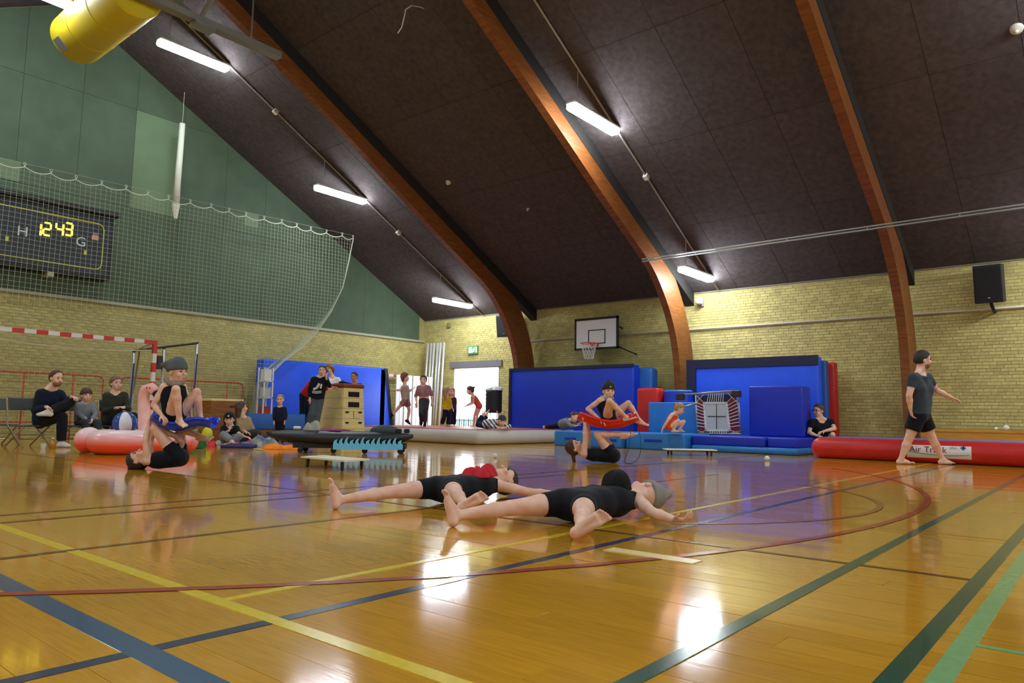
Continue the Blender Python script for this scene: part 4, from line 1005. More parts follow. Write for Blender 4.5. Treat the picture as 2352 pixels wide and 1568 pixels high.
# chairs
def make_chair(loc, rz, label):
    t = thing('folding_chair', (0,0,0), label, 'chair', 'metal folding chairs')
    Ms = mat('chair_seat_grey', srgb(74,80,80), .6); Mf = mat('chair_tube', srgb(150,138,108), .4, metal=.5)
    MB().rbox((.02,0,.345), (.21,0,0), (0,.21,0), (0,0,.012), .012, 2).build('seat', Ms, t); MB().rbox((-.25,0,.7), (.012,0,.003), (0,.21,0), (-.02,0,.1), .01, 2).build('backrest', Ms, t)
    for s_ in (-1,1):
        MB().tube([(-.28,.22*s_,.8), (-.2,.22*s_,.345), (.24,.22*s_,.012)], .0125, 6).build('leg', Mf, t, True); MB().tube([(.2,.2*s_,.335), (-.26,.2*s_,.012)], .0125, 6).build('leg', Mf, t, True)
    MB().tube([(.12,-.2,.2), (.12,.2,.2)], .01, 6).build('stretcher', Mf, t); MB().tube([(-.15,-.19,.12), (-.15,.19,.12)], .01, 6).build('stretcher', Mf, t)
    t.location = loc; t.rotation_euler = (0,0,rz)
    for c_ in t.children: c_.matrix_parent_inverse = Matrix.Identity(4)
    return t
make_chair((-13.78,4.12,0), math.radians(15), 'folding chair under the man in the navy sweater')
make_chair((-13.62,4.78,0), math.radians(8), 'folding chair under the boy in the grey hoodie')
make_chair((-13.6,5.42,0), math.radians(5), 'folding chair under the woman in the olive jacket')
make_chair((-14.3,3.45,0), math.radians(12), 'empty folding chair cut by the left edge of the picture')
make_chair((-14.75,3.95,0), math.radians(10), 'empty folding chair in the second row left of the seated man')
# bottle and cup by the chair
p = onZ(120,1029,0); t = thing('juice_bottle', p, 'amber drink bottle on the floor by the white shoe', 'bottle')
MB().lathe(p, [(.04,0),(.046,.01),(.046,.09),(.03,.12),(.016,.135),(.016,.15)], 16).build('bottle', mat('amber_drink', srgb(196,140,40), .15, trans=.3), t, 'auto'); MB().lathe(p+V(0,0,.15), [(.019,0),(.019,.02),(.01,.021)], 12).build('cap', M_white, t)
p = onZ(99,1030,0); tag(MB().lathe(p, [(.03,0),(.044,.075),(.046,.08),(.042,.08),(.028,.006)], 16).build('paper_cup', mat('paper_white', srgb(214,214,206), .7), None, 'auto'), 'white cup on the floor beside the amber bottle', 'cup')

# inflatable flamingo and beach ball
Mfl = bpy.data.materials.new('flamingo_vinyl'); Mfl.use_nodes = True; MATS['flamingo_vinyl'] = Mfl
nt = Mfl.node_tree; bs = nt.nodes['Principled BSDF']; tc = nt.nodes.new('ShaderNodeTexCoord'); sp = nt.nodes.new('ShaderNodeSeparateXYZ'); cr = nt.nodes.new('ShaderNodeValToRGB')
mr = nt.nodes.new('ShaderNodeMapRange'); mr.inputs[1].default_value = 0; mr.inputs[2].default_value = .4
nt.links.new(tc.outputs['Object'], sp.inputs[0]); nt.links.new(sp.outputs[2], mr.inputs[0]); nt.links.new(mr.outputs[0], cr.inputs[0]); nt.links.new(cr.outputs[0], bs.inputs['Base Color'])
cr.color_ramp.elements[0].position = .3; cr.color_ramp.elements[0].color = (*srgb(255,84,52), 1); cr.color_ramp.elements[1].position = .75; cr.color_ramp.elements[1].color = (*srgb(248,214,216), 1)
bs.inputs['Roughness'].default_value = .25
Mfn = mat('flamingo_neck_vinyl', srgb(246,170,160), .25, noise=.35, nscale=3, col2=srgb(250,206,204))
fc = V(-10.95,4.75,0)
t = thing('inflatable_flamingo', fc, 'pink and coral inflatable flamingo ring lying on the floor at the left', 'inflatable')
axd = nrm(V(.25,1,0)); side = V(axd[1],-axd[0],0)
bp = [fc+axd*(.58*math.cos(a))+side*(.36*math.sin(a))+V(0,0,.175) for a in np.linspace(0,2*math.pi,33)]
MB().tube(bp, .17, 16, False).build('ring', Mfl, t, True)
tl = atD(203,1014,10.35); tl[2] = .19
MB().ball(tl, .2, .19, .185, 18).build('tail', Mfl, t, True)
nk = [atD(x, y, 10.5) for x, y in ((338,1005),(334,985),(332,955),(330,928),(330,908),(336,893),(347,890),(357,899))]
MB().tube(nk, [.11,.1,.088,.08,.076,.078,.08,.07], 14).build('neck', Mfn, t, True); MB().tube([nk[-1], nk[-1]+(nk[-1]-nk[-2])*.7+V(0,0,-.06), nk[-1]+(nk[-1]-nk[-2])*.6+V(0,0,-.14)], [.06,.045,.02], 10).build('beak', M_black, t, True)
for sg in (-1,1): MB().ball(nk[-2]-cF*.075*1+V(0,0,.0)+cR*sg*.02, .012, n=8).build('eye', M_eye, t)
bc = atD(287,972,10.7); br = .172; cw = [mat('beach_blue', srgb(34,72,150), .3), mat('beach_white', srgb(226,230,236), .3)]
t = thing('beach_ball', bc-V(0,0,br), 'blue and white beach ball resting on the flamingo', 'ball')
axb = [nrm(cR+cU*.2), nrm(-cF), None]; axb[2] = np.cross(axb[0], axb[1]); NB = 6
for k in range(NB):
    vs = []; n_ = 6
    for i in range(13):
        a = math.pi*i/12
        for j in range(n_+1): b = 2*math.pi*(k+j/n_)/NB+.5; vs.append(bc+br*(cU*math.cos(a)+math.sin(a)*(cR*math.cos(b)-cF*math.sin(b))))
    MB().add(vs, [(i*7+j, i*7+j+1, (i+1)*7+j+1, (i+1)*7+j) for i in range(12) for j in range(6)]).build('gore', cw[(k+1) % 2], t, True, fix=False)

# brown plinth box and bench mat
t = thing('vault_plinth', (-13.9,7.5,0), 'brown wooden box with pale top behind the cap wearer', 'box')
cB = atD(505,1010,14.6); cB[2] = 0; ux = nrm(V(.1,1,0)); uy = V(ux[1],-ux[0],0)
for k in range(3): MB().obox(cB+V(0,0,.14+k*.285), ux*(.34-.01*k), uy*(.28-.008*k), (0,0,.139)).build('section', M_brownw, t)
MB().obox(cB+V(0,0,.87), ux*.33, uy*.27, (0,0,.022)).build('lid', M_ply, t)
for k in range(3): MB().obox(cB+V(0,0,.17+k*.285)+uy*.277+ux*.1, ux*.05, uy*.008, (0,0,.012)).build('hand_slot', M_black, t)
t = thing('bench_mat', (-14.7,9.35,0), 'blue foam bench on a wooden base behind the toddler', 'gym block')
c0 = (atD(622,1000,16.5)+V(0,0,0)); c0[2] = 0; u1 = nrm(V(.2,1,0)); u2 = V(u1[1],-u1[0],0)
MB().obox(c0+V(0,0,.06), u1*.62, u2*.3, (0,0,.06)).build('foot_board', B_dark, t); MB().obox(c0+V(0,0,.19), u1*.62, u2*.3, (0,0,.068)).build('wooden_base', M_brownw, t); MB().rbox(c0+V(0,0,.43), u1*.66, u2*.36, (0,0,.17), .03).build('foam_block', B_mid, t, 'auto'); MB().rbox(c0+V(0,0,.603), u1*.65, u2*.35, (0,0,.006), .005, 2).build('top_cover', B_light, t)
pq = atD(708,985,17.25); t = thing('low_platform', (pq[0],pq[1],0), 'low wooden platform on blue foam under the two boys by the vaulting box', 'platform')
MB().obox((pq[0]-.02,pq[1]+.06,.07), u1*.3, u2*.42, (0,0,.07)).build('foam_foot', B_dark, t); MB().obox((pq[0]-.02,pq[1]+.06,.17), u1*.3, u2*.42, (0,0,.03)).build('wooden_top', M_brownw, t)
# white shelf trolley below the net bundle
sh0 = onX(602,990,-16.95); sx0, sy0 = -16.72, float(onX(604,990,-16.72)[1]); 
t = thing('storage_rack', (sx0,sy0,0), 'narrow white storage rack with boxes beside the left crash mat', 'rack')
for dx in (-.14,.14):
    for dy in (-.12,.12): MB().box((sx0+dx-.015,sy0+dy-.015,0), (sx0+dx+.015,sy0+dy+.015,1.78)).build('upright', M_white, t)
for z in (.55,1.0,1.42): MB().box((sx0-.155,sy0-.135,z), (sx0+.155,sy0+.135,z+.025)).build('shelf', M_white, t)
for nm, lab, z, h, cm in (('storage_box','white box on the upper shelf of the narrow rack',1.45,.28,M_white),('storage_box','pale grey box on the middle shelf of the narrow rack',1.03,.24,mat('box_grey',srgb(190,190,184),.6)),('storage_box','red box on the lower shelf of the narrow rack',.58,.2,mat('box_red',srgb(170,60,44),.6))):
    tb = thing(nm, (sx0,sy0,z-.004), lab, 'box', 'boxes on the narrow rack'); MB().rbox((sx0+.01,sy0,z+h/2), (.11,0,0), (0,.095,0), (0,0,h/2), .012, 2).build('body', cm, tb); MB().box((sx0-.105,sy0-.1,z+h), (sx0+.125,sy0+.1,z+h+.012)).build('lid', cm, tb)

# vaulting box
t = thing('vaulting_box', (-15.06,11.34,0), 'tall plywood vaulting box with brown leather top', 'vaulting box')
vx1, vy0, Lx, Wy, zt0, ns = -14.52, 10.98, 1.08, .72, 1.27, 5
def vrect(z):
    k = z/zt0; return (vx1-Lx+.2*k, vx1-.055*k, vy0+.06*k, vy0+Wy-.06*k)
for i in range(ns):
    z0, z1 = .012+i*zt0/ns, .012+(i+1)*zt0/ns-.008; a, b = vrect(z0), vrect(z1)
    MB().loft([[(r[0],r[2],z), (r[1],r[2],z), (r[1],r[3],z), (r[0],r[3],z)] for r, z in ((a,z0),(b,z1))]).build('section', M_ply, t)
r = vrect(zt0); MB().rbox(((r[0]+r[1])/2,(r[2]+r[3])/2,zt0+.06), ((r[1]-r[0])/2+.03,0,0), (0,(r[3]-r[2])/2+.03,0), (0,0,.055), .04, 3).build('leather_top', mat('brown_leather', srgb(126,62,38), .5), t, 'auto')
Mh = mat('slot_dark', srgb(34,22,12), .9)
def slot(z, y, hw, hh):
    k = z/zt0; x = vx1-.055*k; MB().obox((x,y,z), (.006,0,0), (0,hw,0), (-.0006,0,hh)).build('hand_hole', Mh, t)
ymid = vy0+Wy/2
slot(1.12, ymid+.0, .17, .065); slot(.865, ymid, .17, .065)
for z in (.68,.42,.16):
    for sg in (-1,1): slot(z, ymid+sg*(.2-.0*z), .055, .018); slot(z-.015, ymid+sg*.2, .03, .012)
for z in (.62,.15): slot(z, ymid, .006, .09)

# ================================================================== roof: duct, frame, small fittings
t = thing('air_duct', (-14.3,5.05,7.7), 'large yellow ventilation duct under the ridge at the upper left', 'duct')
Mdu = mat('duct_yellow', srgb(208,184,4), .6); dc = V(0,5.05,8.22); rd = .5
MB().lathe((-16.05,5.05,8.22), [(.3,-.06),(.44,-.04),(.5,.04),(.5,2.8),(.45,2.85)], 40, (1,0,0)).build('shell', Mdu, t, 'auto')
for xx in (-15.2,-14.2): MB().lathe((xx,5.05,8.22), [(.5,0),(.508,.005),(.508,.02),(.5,.025)], 40, (1,0,0)).build('seam', Mdu, t)
dn = nrm(V(0,-.72,-.69)); MB().obox(V(-15.78,5.05,8.22)+dn*.497, (.14,0,0), np.cross(dn, V(1,0,0))*.13, dn*.012).build('access_plate', M_alu, t)
for xx in (-15.5,-13.75): MB().tube([(xx,5.05,8.7), (xx,5.05,9.7)], .01, 5).build('hanger', M_pipeg, t)
t = thing('ceiling_frame', (-13.0,6.2,8), 'grey steel frame under the ridge beside the yellow duct', 'frame'); Mst = mat('grey_steel', srgb(120,120,112), .6)
MB().box((-13.1,4.9,7.97), (-12.9,7.85,8.1)).build('beam', Mst, t)
MB().tube([(-13.0,6.1,8.0), (-12.2,6.3,8.9)], .05, 6).build('brace', Mst, t); MB().tube([(-13.0,6.3,8.02), (-13.7,5.6,8.7)], .05, 6).build('brace', Mst, t); MB().box((-13.14,6.0,7.9), (-12.86,6.4,7.97)).build('plate', M_alu, t); MB().tube([(-13.0,5.4,8.1), (-13.0,5.4,9.75)], .02, 6).build('hanger', Mst, t); MB().tube([(-13.0,7.2,8.1), (-13.0,7.2,8.95)], .02, 6).build('hanger', Mst, t)
tag(MB().tube([onX(x, y, -9.6) for x, y in ((1006,-10),(1006,8),(1000,20),(985,24),(965,16),(945,13),(932,22),(927,45),(923,62),(914,76))], .012, 6).build('dangling_cord', M_pipe, None, True), 'thin pale cord dangling in a curl from the ceiling', 'cord')
def roofpt(x, y): r_ = ray(x, y); return r_*((ZE+SL*YW-CAMH-.02)/(r_[2]+SL*r_[1]))+CAM
for x, y, r_, lab in ((1030,418,.07,'small white ceiling fitting left of the middle frame'), (1213,479,.035,'tiny pale ceiling fitting near the middle frame'), (2335,65,.09,'white ceiling fitting at the upper right edge')):
    p = roofpt(x, y); t = thing('ceiling_fitting', p, lab, 'fitting', 'small ceiling fittings'); MB().lathe(p, [(r_,0),(r_*.9,.04),(r_*.4,.07)], 14, nn).build('base', M_pipe, t, 'auto'); MB().ball(p+nn*.07, r_*.35, n=10).build('tip', M_white, t, True)

# ================================================================== props on the floor
# black board prop on wheels with wave cut-outs
A0, A1 = V(-10.5,6.47,0), V(-8.82,8.1,0); ad = nrm(A1-A0); sdv = V(ad[1],-ad[0],0); LL = np.linalg.norm(A1-A0)
t = thing('board_prop', (A0+A1)/2, 'long black board prop on wheels with cyan wave cut-outs', 'stage prop')
rings = []
for i in range(25):
    u = i/24; w = .3*min(1, (math.sin(math.pi*min(1, .06+u*.9))**.5)); hgt = .12*(.55+.45*math.sin(math.pi*(.12+.76*u))); zc = .235+.05*(abs(u-.55)*1.6)**2; tp_ = max(.18, (1-abs(2*u-1)**5)**.5); w *= tp_; hgt *= max(.3, tp_); zc += .03*(1-tp_)
    rings.append([A0+ad*(u*LL)+sdv*(w*math.cos(a))+V(0,0,zc+hgt*math.sin(a)*(1 if math.sin(a) > 0 else 1.15)) for a in np.linspace(0, 2*math.pi, 20, endpoint=False)])
MB().loft(rings).build('hull', mat('black_vinyl', srgb(34,32,34), .45), t, True)
MB().obox(A0+ad*LL*.36+V(0,0,.125), ad*.38, sdv*.2, (0,0,.045)).build('under_box', M_rubber, t)
MB().obox(A0+ad*LL*.74+V(0,0,.125), ad*.5, sdv*.2, (0,0,.045)).build('under_box', M_rubber, t)
for u, sg in ((.25,1),(.47,1),(.68,1),(.92,1),(.25,-1),(.92,-1)):
    c_ = A0+ad*LL*u+sdv*.2*sg+V(0,0,.045); fk = MB().obox(c_+V(0,0,.04), ad*.02, sdv*.022, (0,0,.03)).build('caster_fork', M_dmetal, t); MB().lathe(c_-sdv*.0, [(.015,-.014),(.045,-.014),(.045,.014),(.015,.014)], 14, sdv).build('wheel', M_rubber, fk, 'auto')
u0, u1 = .475, .94; poly = []; w0 = A0+sdv*.315; nf = 13
P2 = lambda u, z: w0+ad*LL*u+V(0,0,z)
poly = [P2(u0, .065)]
for k in range(nf):
    a = u0+(u1-u0)*k/nf; dw = (u1-u0)/nf; hh = .235+.018*((k*7) % 3-1)
    poly += [P2(a, .15), P2(a+.12*dw, .2), P2(a+.45*dw, hh), P2(a+.8*dw, hh+.012), P2(a+.62*dw, hh-.03), P2(a+.66*dw, .175)]
poly += [P2(u1, .15), P2(u1, .075)]
MB().prism(poly, sdv*.012).build('wave_panel', mat('cyan_wave', srgb(112,206,250), .5, noise=.08), t)
MB().ball(A0+ad*LL*.8+V(0,0,.36)-sdv*.05, .24, .12, .1, 16, [ad, sdv, V(0,0,1)]).build('hump', mat('dark_teal', srgb(52,66,66), .6), t, True)
for u in (.9,.955): MB().rbox(A0+ad*LL*u+V(0,0,.365), ad*.045, sdv*.04, (0,0,.035), .015, 2).build('knob', M_black, t)
hz_ = lambda u: .235+.05*(abs(u-.55)*1.6)**2+.12*(.55+.45*math.sin(math.pi*(.12+.76*u)))
c_ = A0+ad*LL*.31; drape('grey_cloth', 'crumpled grey cloth lying on the black board prop', 'cloth', c_, .12, .11, .16, 11, mat('cloth_stone', srgb(164,166,152), .9), hz_(.31)-.004, 8, CROT)
c_ = A0+ad*LL*.45; drape('purple_cloth', 'flat magenta cloth on the black board prop', 'cloth', c_, .24, .14, .03, 12, mat('cloth_magenta', srgb(150,54,120), .9), hz_(.45)-.004, 7, CROT)
c_ = A0+ad*LL*.2; tag(MB().lathe(V(c_[0],c_[1],hz_(.2)+.03)-ad*.05, [(.02,0),(.028,.01),(.028,.1),(.012,.12)], 12, ad).build('white_flask', M_white, None, 'auto'), 'white flask lying on the black board prop beside the grey cloth', 'bottle')
# white roller boards
def roller(P4, zd, label, th=.018):
    P4 = [V(p[0],p[1],zd) for p in P4]; cc = sum(P4)/4
    t = thing('roller_board', (cc[0],cc[1],0), label, 'roller board', 'white roller boards')
    MB().prism(P4, (0,0,th)).build('deck', mat('cream_laminate', srgb(232,228,200), .35), t)
    for p in P4:
        q = cc+(p-cc)*.78; fk = MB().box((q[0]-.014,q[1]-.014,.03), (q[0]+.014,q[1]+.014,zd)).build('caster', M_dmetal, t); MB().lathe(V(q[0],q[1],.026)-nrm(V(cR[0],cR[1],0))*.012, [(.006,0),(.026,0),(.026,.024),(.006,.024)], 12, nrm(V(cR[0],cR[1],0))).build('wheel', M_rubber, fk, 'auto')
roller([onZ(690.5,1051,.1), onZ(745,1048.2,.1), onZ(849,1057,.1), onZ(792,1060.8,.1)], .1, 'white roller board on the floor in front of the black board prop')
a, b = onZ(1530,1044.5,0), onZ(1648,1046.5,0); u = (b-a)/np.linalg.norm(b-a); v_ = V(-u[1],u[0],0)*.34
roller([a, b, b+v_, a+v_], .085, 'white roller board on the floor in front of the light blue mat')
# juggling props
def disc(x, y, r, col, lab, z=.0):
    p = (onZ(x, y, z+.01) if z == 0 else PAD+nrm(V(cR[0],cR[1],0))*x+nrm(V(cF[0],cF[1],0))*y); p[2] = z
    return tag(MB().lathe(p, [(r*.5,0),(r*.86,.004),(r,.03),(r*.98,.034),(r*.84,.012),(.01,.01)], 24).build('juggling_plate', mat('plate_'+col[0], srgb(*col[1]), .4), None, 'auto'), lab, 'plate', 'juggling plates')
p = onZ(487,1026,0); drape('red_bag', 'small red bag on the floor beside the green box', 'bag', p, .08, .08, .12, 21, mat('red_nylon', srgb(226,44,56), .5), 0., 5, CROT)
p = onZ(454,1030,0); t = thing('green_box', p, 'green box on the floor right of the left acrobats', 'box'); MB().rbox(p+V(0,0,.07)-cF*-.05, cR*.09, nrm(V(cF[0],cF[1],0))*.1, (0,0,.07), .012, 2).build('body', mat('green_plastic', srgb(40,110,66), .45), t); MB().rbox(p+V(0,0,.147)-cF*-.05, cR*.095, nrm(V(cF[0],cF[1],0))*.105, (0,0,.008), .005, 2).build('lid', MATS['green_plastic'], t)
p = onZ(474,1021,0); t = thing('yellow_balloon', (p[0],p[1],.15), 'yellow balloon behind the blue sled tip', 'balloon'); MB().ball((p[0],p[1],.19), .1, .1, .15, 16).build('balloon', mat('balloon_yellow', srgb(226,218,24), .3), t, True); MB().lathe((p[0],p[1],.02), [(.02,0),(.012,.02),(.014,.04)], 10).build('knot', MATS['balloon_yellow'], t)
p = onZ(549,1028,0); t = thing('navy_mat', p, 'thin navy foam pad under the juggling plates', 'mat'); MB().rbox(V(p[0],p[1],.028), nrm(V(cR[0],cR[1],0))*.26, nrm(V(cF[0],cF[1],0))*.2, (0,0,.028), .02, 3).build('pad', mat('navy_foam', srgb(44,52,112), .8, noise=.2), t, 'auto')
PAD = p.copy()
disc(-.09,.03,.085,('pink',(216,120,150)),'pink juggling plate lying on the navy pad',.057); disc(.11,.05,.1,('sky',(120,150,206)),'sky blue juggling plate lying on the navy pad',.057)
disc(590,1019,.1,('lime',(134,190,120)),'lime green juggling plate right of the navy pad',.0); disc(612,1022,.09,('rose',(200,104,130)),'rose juggling plate behind the orange cloth',.0)
for k, x in enumerate((553,564,577)): p = onZ(x,1012,.03); tag(MB().ball((p[0],p[1],.03), .034, .034, .03, 12).build('bean_bag', mat('beanbag_white', srgb(232,232,230), .6), None, True), ['left','middle','right'][k]+' one of three white bean bags behind the plates', 'bean bag', 'white bean bags')
p = onZ(507,1021,0); drape('grey_scarf', 'grey scarf on the floor between the red bag and navy pad', 'cloth', p, .14, .12, .08, 31, mat('cloth_pale_grey', srgb(158,158,150), .9), 0., 7, CROT)
p = onZ(642,1031,0); drape('orange_cloth', 'bright orange cloth spread on the floor left of the board prop', 'cloth', p, .3, .2, .09, 22, mat('cloth_bright_orange', srgb(255,140,20), .8), 0., 11, CROT)
t = thing('wooden_stick', onZ(593,1030,0), 'short wooden stick between the navy pad and the orange cloth', 'stick'); a = onZ(584,1031,.01); b = onZ(606,1033.5,.01); MB().tube([V(a[0],a[1],.012), V(b[0],b[1],.012)], .012, 8).build('rod', M_ply, t)
p = atD(607,1010,13.3); drape('cloth_heap', 'grey and blue heap of clothes behind the board prop tip', 'clothes', p, .24, .2, .2, 24, mat('cloth_denim', srgb(92,104,132), .9, noise=.6, nscale=5, col2=srgb(178,180,158)), 0., 8, CROT)
p = atD(584,1008,13.6); drape('pink_cloth', 'pink cloth behind the grey heap of clothes', 'cloth', p, .16, .12, .13, 25, mat('cloth_pink', srgb(214,84,112), .9), 0., 6, CROT)
# floppy cloths worn by the lying acrobats
drape('red_cloth', 'red cloth bunched on the chest of the farther lying acrobat', 'cloth', (-3.68,4.06), .13, .15, .075, 41, mat('cloth_scarlet', srgb(196,28,40), .85), .17, 9, .6, amp=.7, lump=.38)
drape('black_cloth', 'black cloth bunched on the chest of the nearer lying acrobat', 'cloth', (-2.46,4.02), .1, .11, .12, 52, clothm('black_jersey', (20,20,22)), .17, 5, .3, amp=.12, lump=.03)

# ================================================================== plastic sleds lifted by the acrobats
def sled(label, d0, path, half, th, material, rim=.09, cord=None):
    Q = [atD(x, y, d0) for x, y in path]; Q = smooth_path(Q, 5); dep = nrm(V(cF[0],cF[1],0))
    t = thing('plastic_sled', Q[len(Q)//2], label, 'sled'); prof = [(-1.03,rim*.8),(-1,rim),(-.94,rim*.72),(-.84,.01),(-.4,0),(.4,0),(.84,.01),(.94,rim*.72),(1,rim),(1.03,rim*.8)]
    rings = []
    for i, p in enumerate(Q):
        tg = nrm(Q[min(i+1,len(Q)-1)]-Q[max(i-1,0)]); nm = nrm(np.cross(dep, tg)); nm = nm if nm[2] > 0 else -nm
        w = half*(1-.55*max(0, abs(i/(len(Q)-1)-.5)*2-.78)/.22)
        top_ = [p+dep*(a*w)+nm*(h+th) for a, h in prof]; bot = [p+dep*(a*w*1.01)+nm*h for a, h in reversed(prof)]
        rings.append(top_+bot)
    MB().loft(rings).build('shell', material, t, True)
    if cord: MB().tube(smooth_path([atD(*c_) for c_ in cord], 5), .004, 5).build('cord', M_black, t)
    return t
sled('curved blue plastic sled under the crouching acrobat on the left', 7.62, [(352,958),(368,970),(390,983),(412,990),(435,987),(456,981),(474,979),(488,984)], .2, .012, mat('blue_plastic', srgb(24,62,214), .22))
sled('curved red plastic sled under the sitting acrobat on the right', 10.2, [(1325,964),(1345,972),(1368,980),(1398,984),(1425,981),(1448,973),(1466,964)], .22, .012, mat('red_plastic', srgb(226,34,26), .22), .115, cord=[(1450,975,10.1),(1447,1008,10.05),(1443,1035,10.0),(1434,1060,9.98),(1450,1064,10.0),(1464,1054,10.1),(1471,1036,10.15),(1470,1000,10.25),(1462,968,10.3)])
# ================================================================== people, each in its own pose
def PJ(d0, **k):
    out = {}
    for n, v in k.items():
        if n in ('face', 'up') or n.endswith('sole') or n.endswith('p') and n in ('lp', 'rp'): out[n] = cvec(*v) if len(v) == 3 and not isinstance(v, np.ndarray) else v
        elif n.endswith('curl'): out[n] = V(v)
        elif isinstance(v, np.ndarray): out[n] = v
        else: out[n] = atD(v[0], v[1], d0+(v[2] if len(v) > 2 else 0))
    return out
def logo(col, dx, dy, r):
    def f(root, hz, fd, up, rt, hs): MB().ball(hz+fd*.1*hs+up*dy*hs+rt*dx*hs, r, r, .006, 10, [rt, up, fd]).build('hat_badge', col, root, True)
    return f

# ---- the two acrobats lying spread on the floor in front
person('person lying on the back in black unitard and grey beanie, nearest the camera',
  dict(hip=V(-2.49,3.6,.088), chest=V(-2.47,4.06,.1), head=V(-2.42,4.31,.11), face=V(-.9,.2,.35), up=V(.2,1,-.02),
       rs=V(-2.63,4.04,.1), re=V(-2.86,4.16,.06), rw=V(-3.03,4.3,.045), rh=V(-3.15,4.38,.04), rp=V(0,0,1), rcurl=V(.6),
       ls=V(-2.33,4.05,.1), le=V(-2.14,3.9,.055), lw=V(-1.955,3.8,.045), lh=V(-1.84,3.79,.05), lp=V(0,.2,1), lcurl=V(.8),
       rhp=V(-2.57,3.57,.1), rk=V(-2.71,3.26,.085), ra=V(-2.85,2.97,.055), rt=V(-2.945,2.93,.235), rsole=V(-.42,-.9,-.12),
       lhp=V(-2.41,3.57,.1), lk=V(-2.25,3.33,.085), la=V(-2.09,3.07,.055), lt=V(-1.94,3.18,.18), lsole=V(.57,-.82,0)),
  s=.82, hs=.95, vox=.0042, suit=(C_black, .36, .99), hair=[('beanie', clothm('beanie_grey', (148,144,136)), V(.35,.9,0), .16)], ground=0.)
person('person lying on the back in black unitard with a red cloth on the chest',
  dict(hip=V(-3.66,3.7,.086), chest=V(-3.69,4.13,.1), head=V(-3.69,4.36,.12), face=V(0,.1,1), up=V(.02,1,.05),
       rs=V(-3.84,4.1,.1), re=V(-4.06,4.2,.06), rw=V(-4.25,4.26,.045), rh=V(-4.38,4.3,.04), rp=V(0,0,1), rcurl=V(.6),
       ls=V(-3.56,4.14,.1), le=V(-3.37,4.28,.055), lw=V(-3.19,4.4,.045), lh=V(-3.08,4.48,.05), lp=V(0,.2,1), lcurl=V(.55),
       rhp=V(-3.74,3.66,.1), rk=V(-3.83,3.3,.085), ra=V(-3.9,2.96,.055), rt=V(-3.985,2.88,.235), rsole=V(-.35,-.93,-.12),
       lhp=V(-3.58,3.66,.1), lk=V(-3.38,3.5,.1), la=V(-3.18,3.38,.055), lt=V(-3.04,3.49,.15), lsole=V(.62,-.78,0)),
  s=.79, hs=.93, vox=.0044, suit=(C_black, .36, .99), hair=[('short', H_dark)], ground=0.)

# ---- acrobat pair on the left
person('person lying on the back, legs folded up under a blue sled, left pair',
  PJ(7.6, hip=(414,1052), chest=(346,1059), head=(319,1055,.04), face=(.1,1,.15), up=(-1,-.02,-.1),
     rs=(340,1058,-.13), re=(334,1012,-.12), rw=(344,968,-.06), rh=(348,953,-.05), rcurl=1.2, ls=(342,1054,.13), le=(346,1012,.2), lw=(356,976,.22), lh=(359,962,.22), lcurl=1.2,
     rhp=(408,1048,-.08), rk=(354,984,-.12), ra=(402,1000,.05), rt=(412,1018,.0), lhp=(414,1046,.08), lk=(414,984,.2), la=(457,1001,.2), lt=(480,1001,.16)),
  s=.78, hs=.92, vox=.0066, suit=(C_black, .42, .98), hair=[('tied', H_dark, [atD(312,1070,7.66), atD(298,1075,7.6)])], ground=0.)
person('person in grey beanie and black unitard crouching on the blue sled',
  PJ(7.6, hip=(398,955), chest=(397,886), head=(408,853), face=(1,-.12,.42), up=(.12,1,0),
     rs=(377,889,-.06), re=(353,930,-.1), rw=(371,953,-.17), rh=(381,965,-.2), rcurl=.9, ls=(419,889,.1), le=(433,925,.2), lw=(438,950,.2), lh=(441,962,.2),
     rhp=(395,956,-.06), rk=(404,894,-.23), ra=(412,962,-.2), rt=(424,969,-.28), lhp=(408,956,.06), lk=(452,900,.06), la=(460,959,.1), lt=(474,964,.04)),
  s=.78, hs=.92, vox=.0062, suit=(C_black, .18, .98), hair=[('beanie', clothm('beanie_slate', (92,98,104)), cvec(-1,.3,0), .155), ('scarf', clothm('scarf_greige', (150,136,128)))])

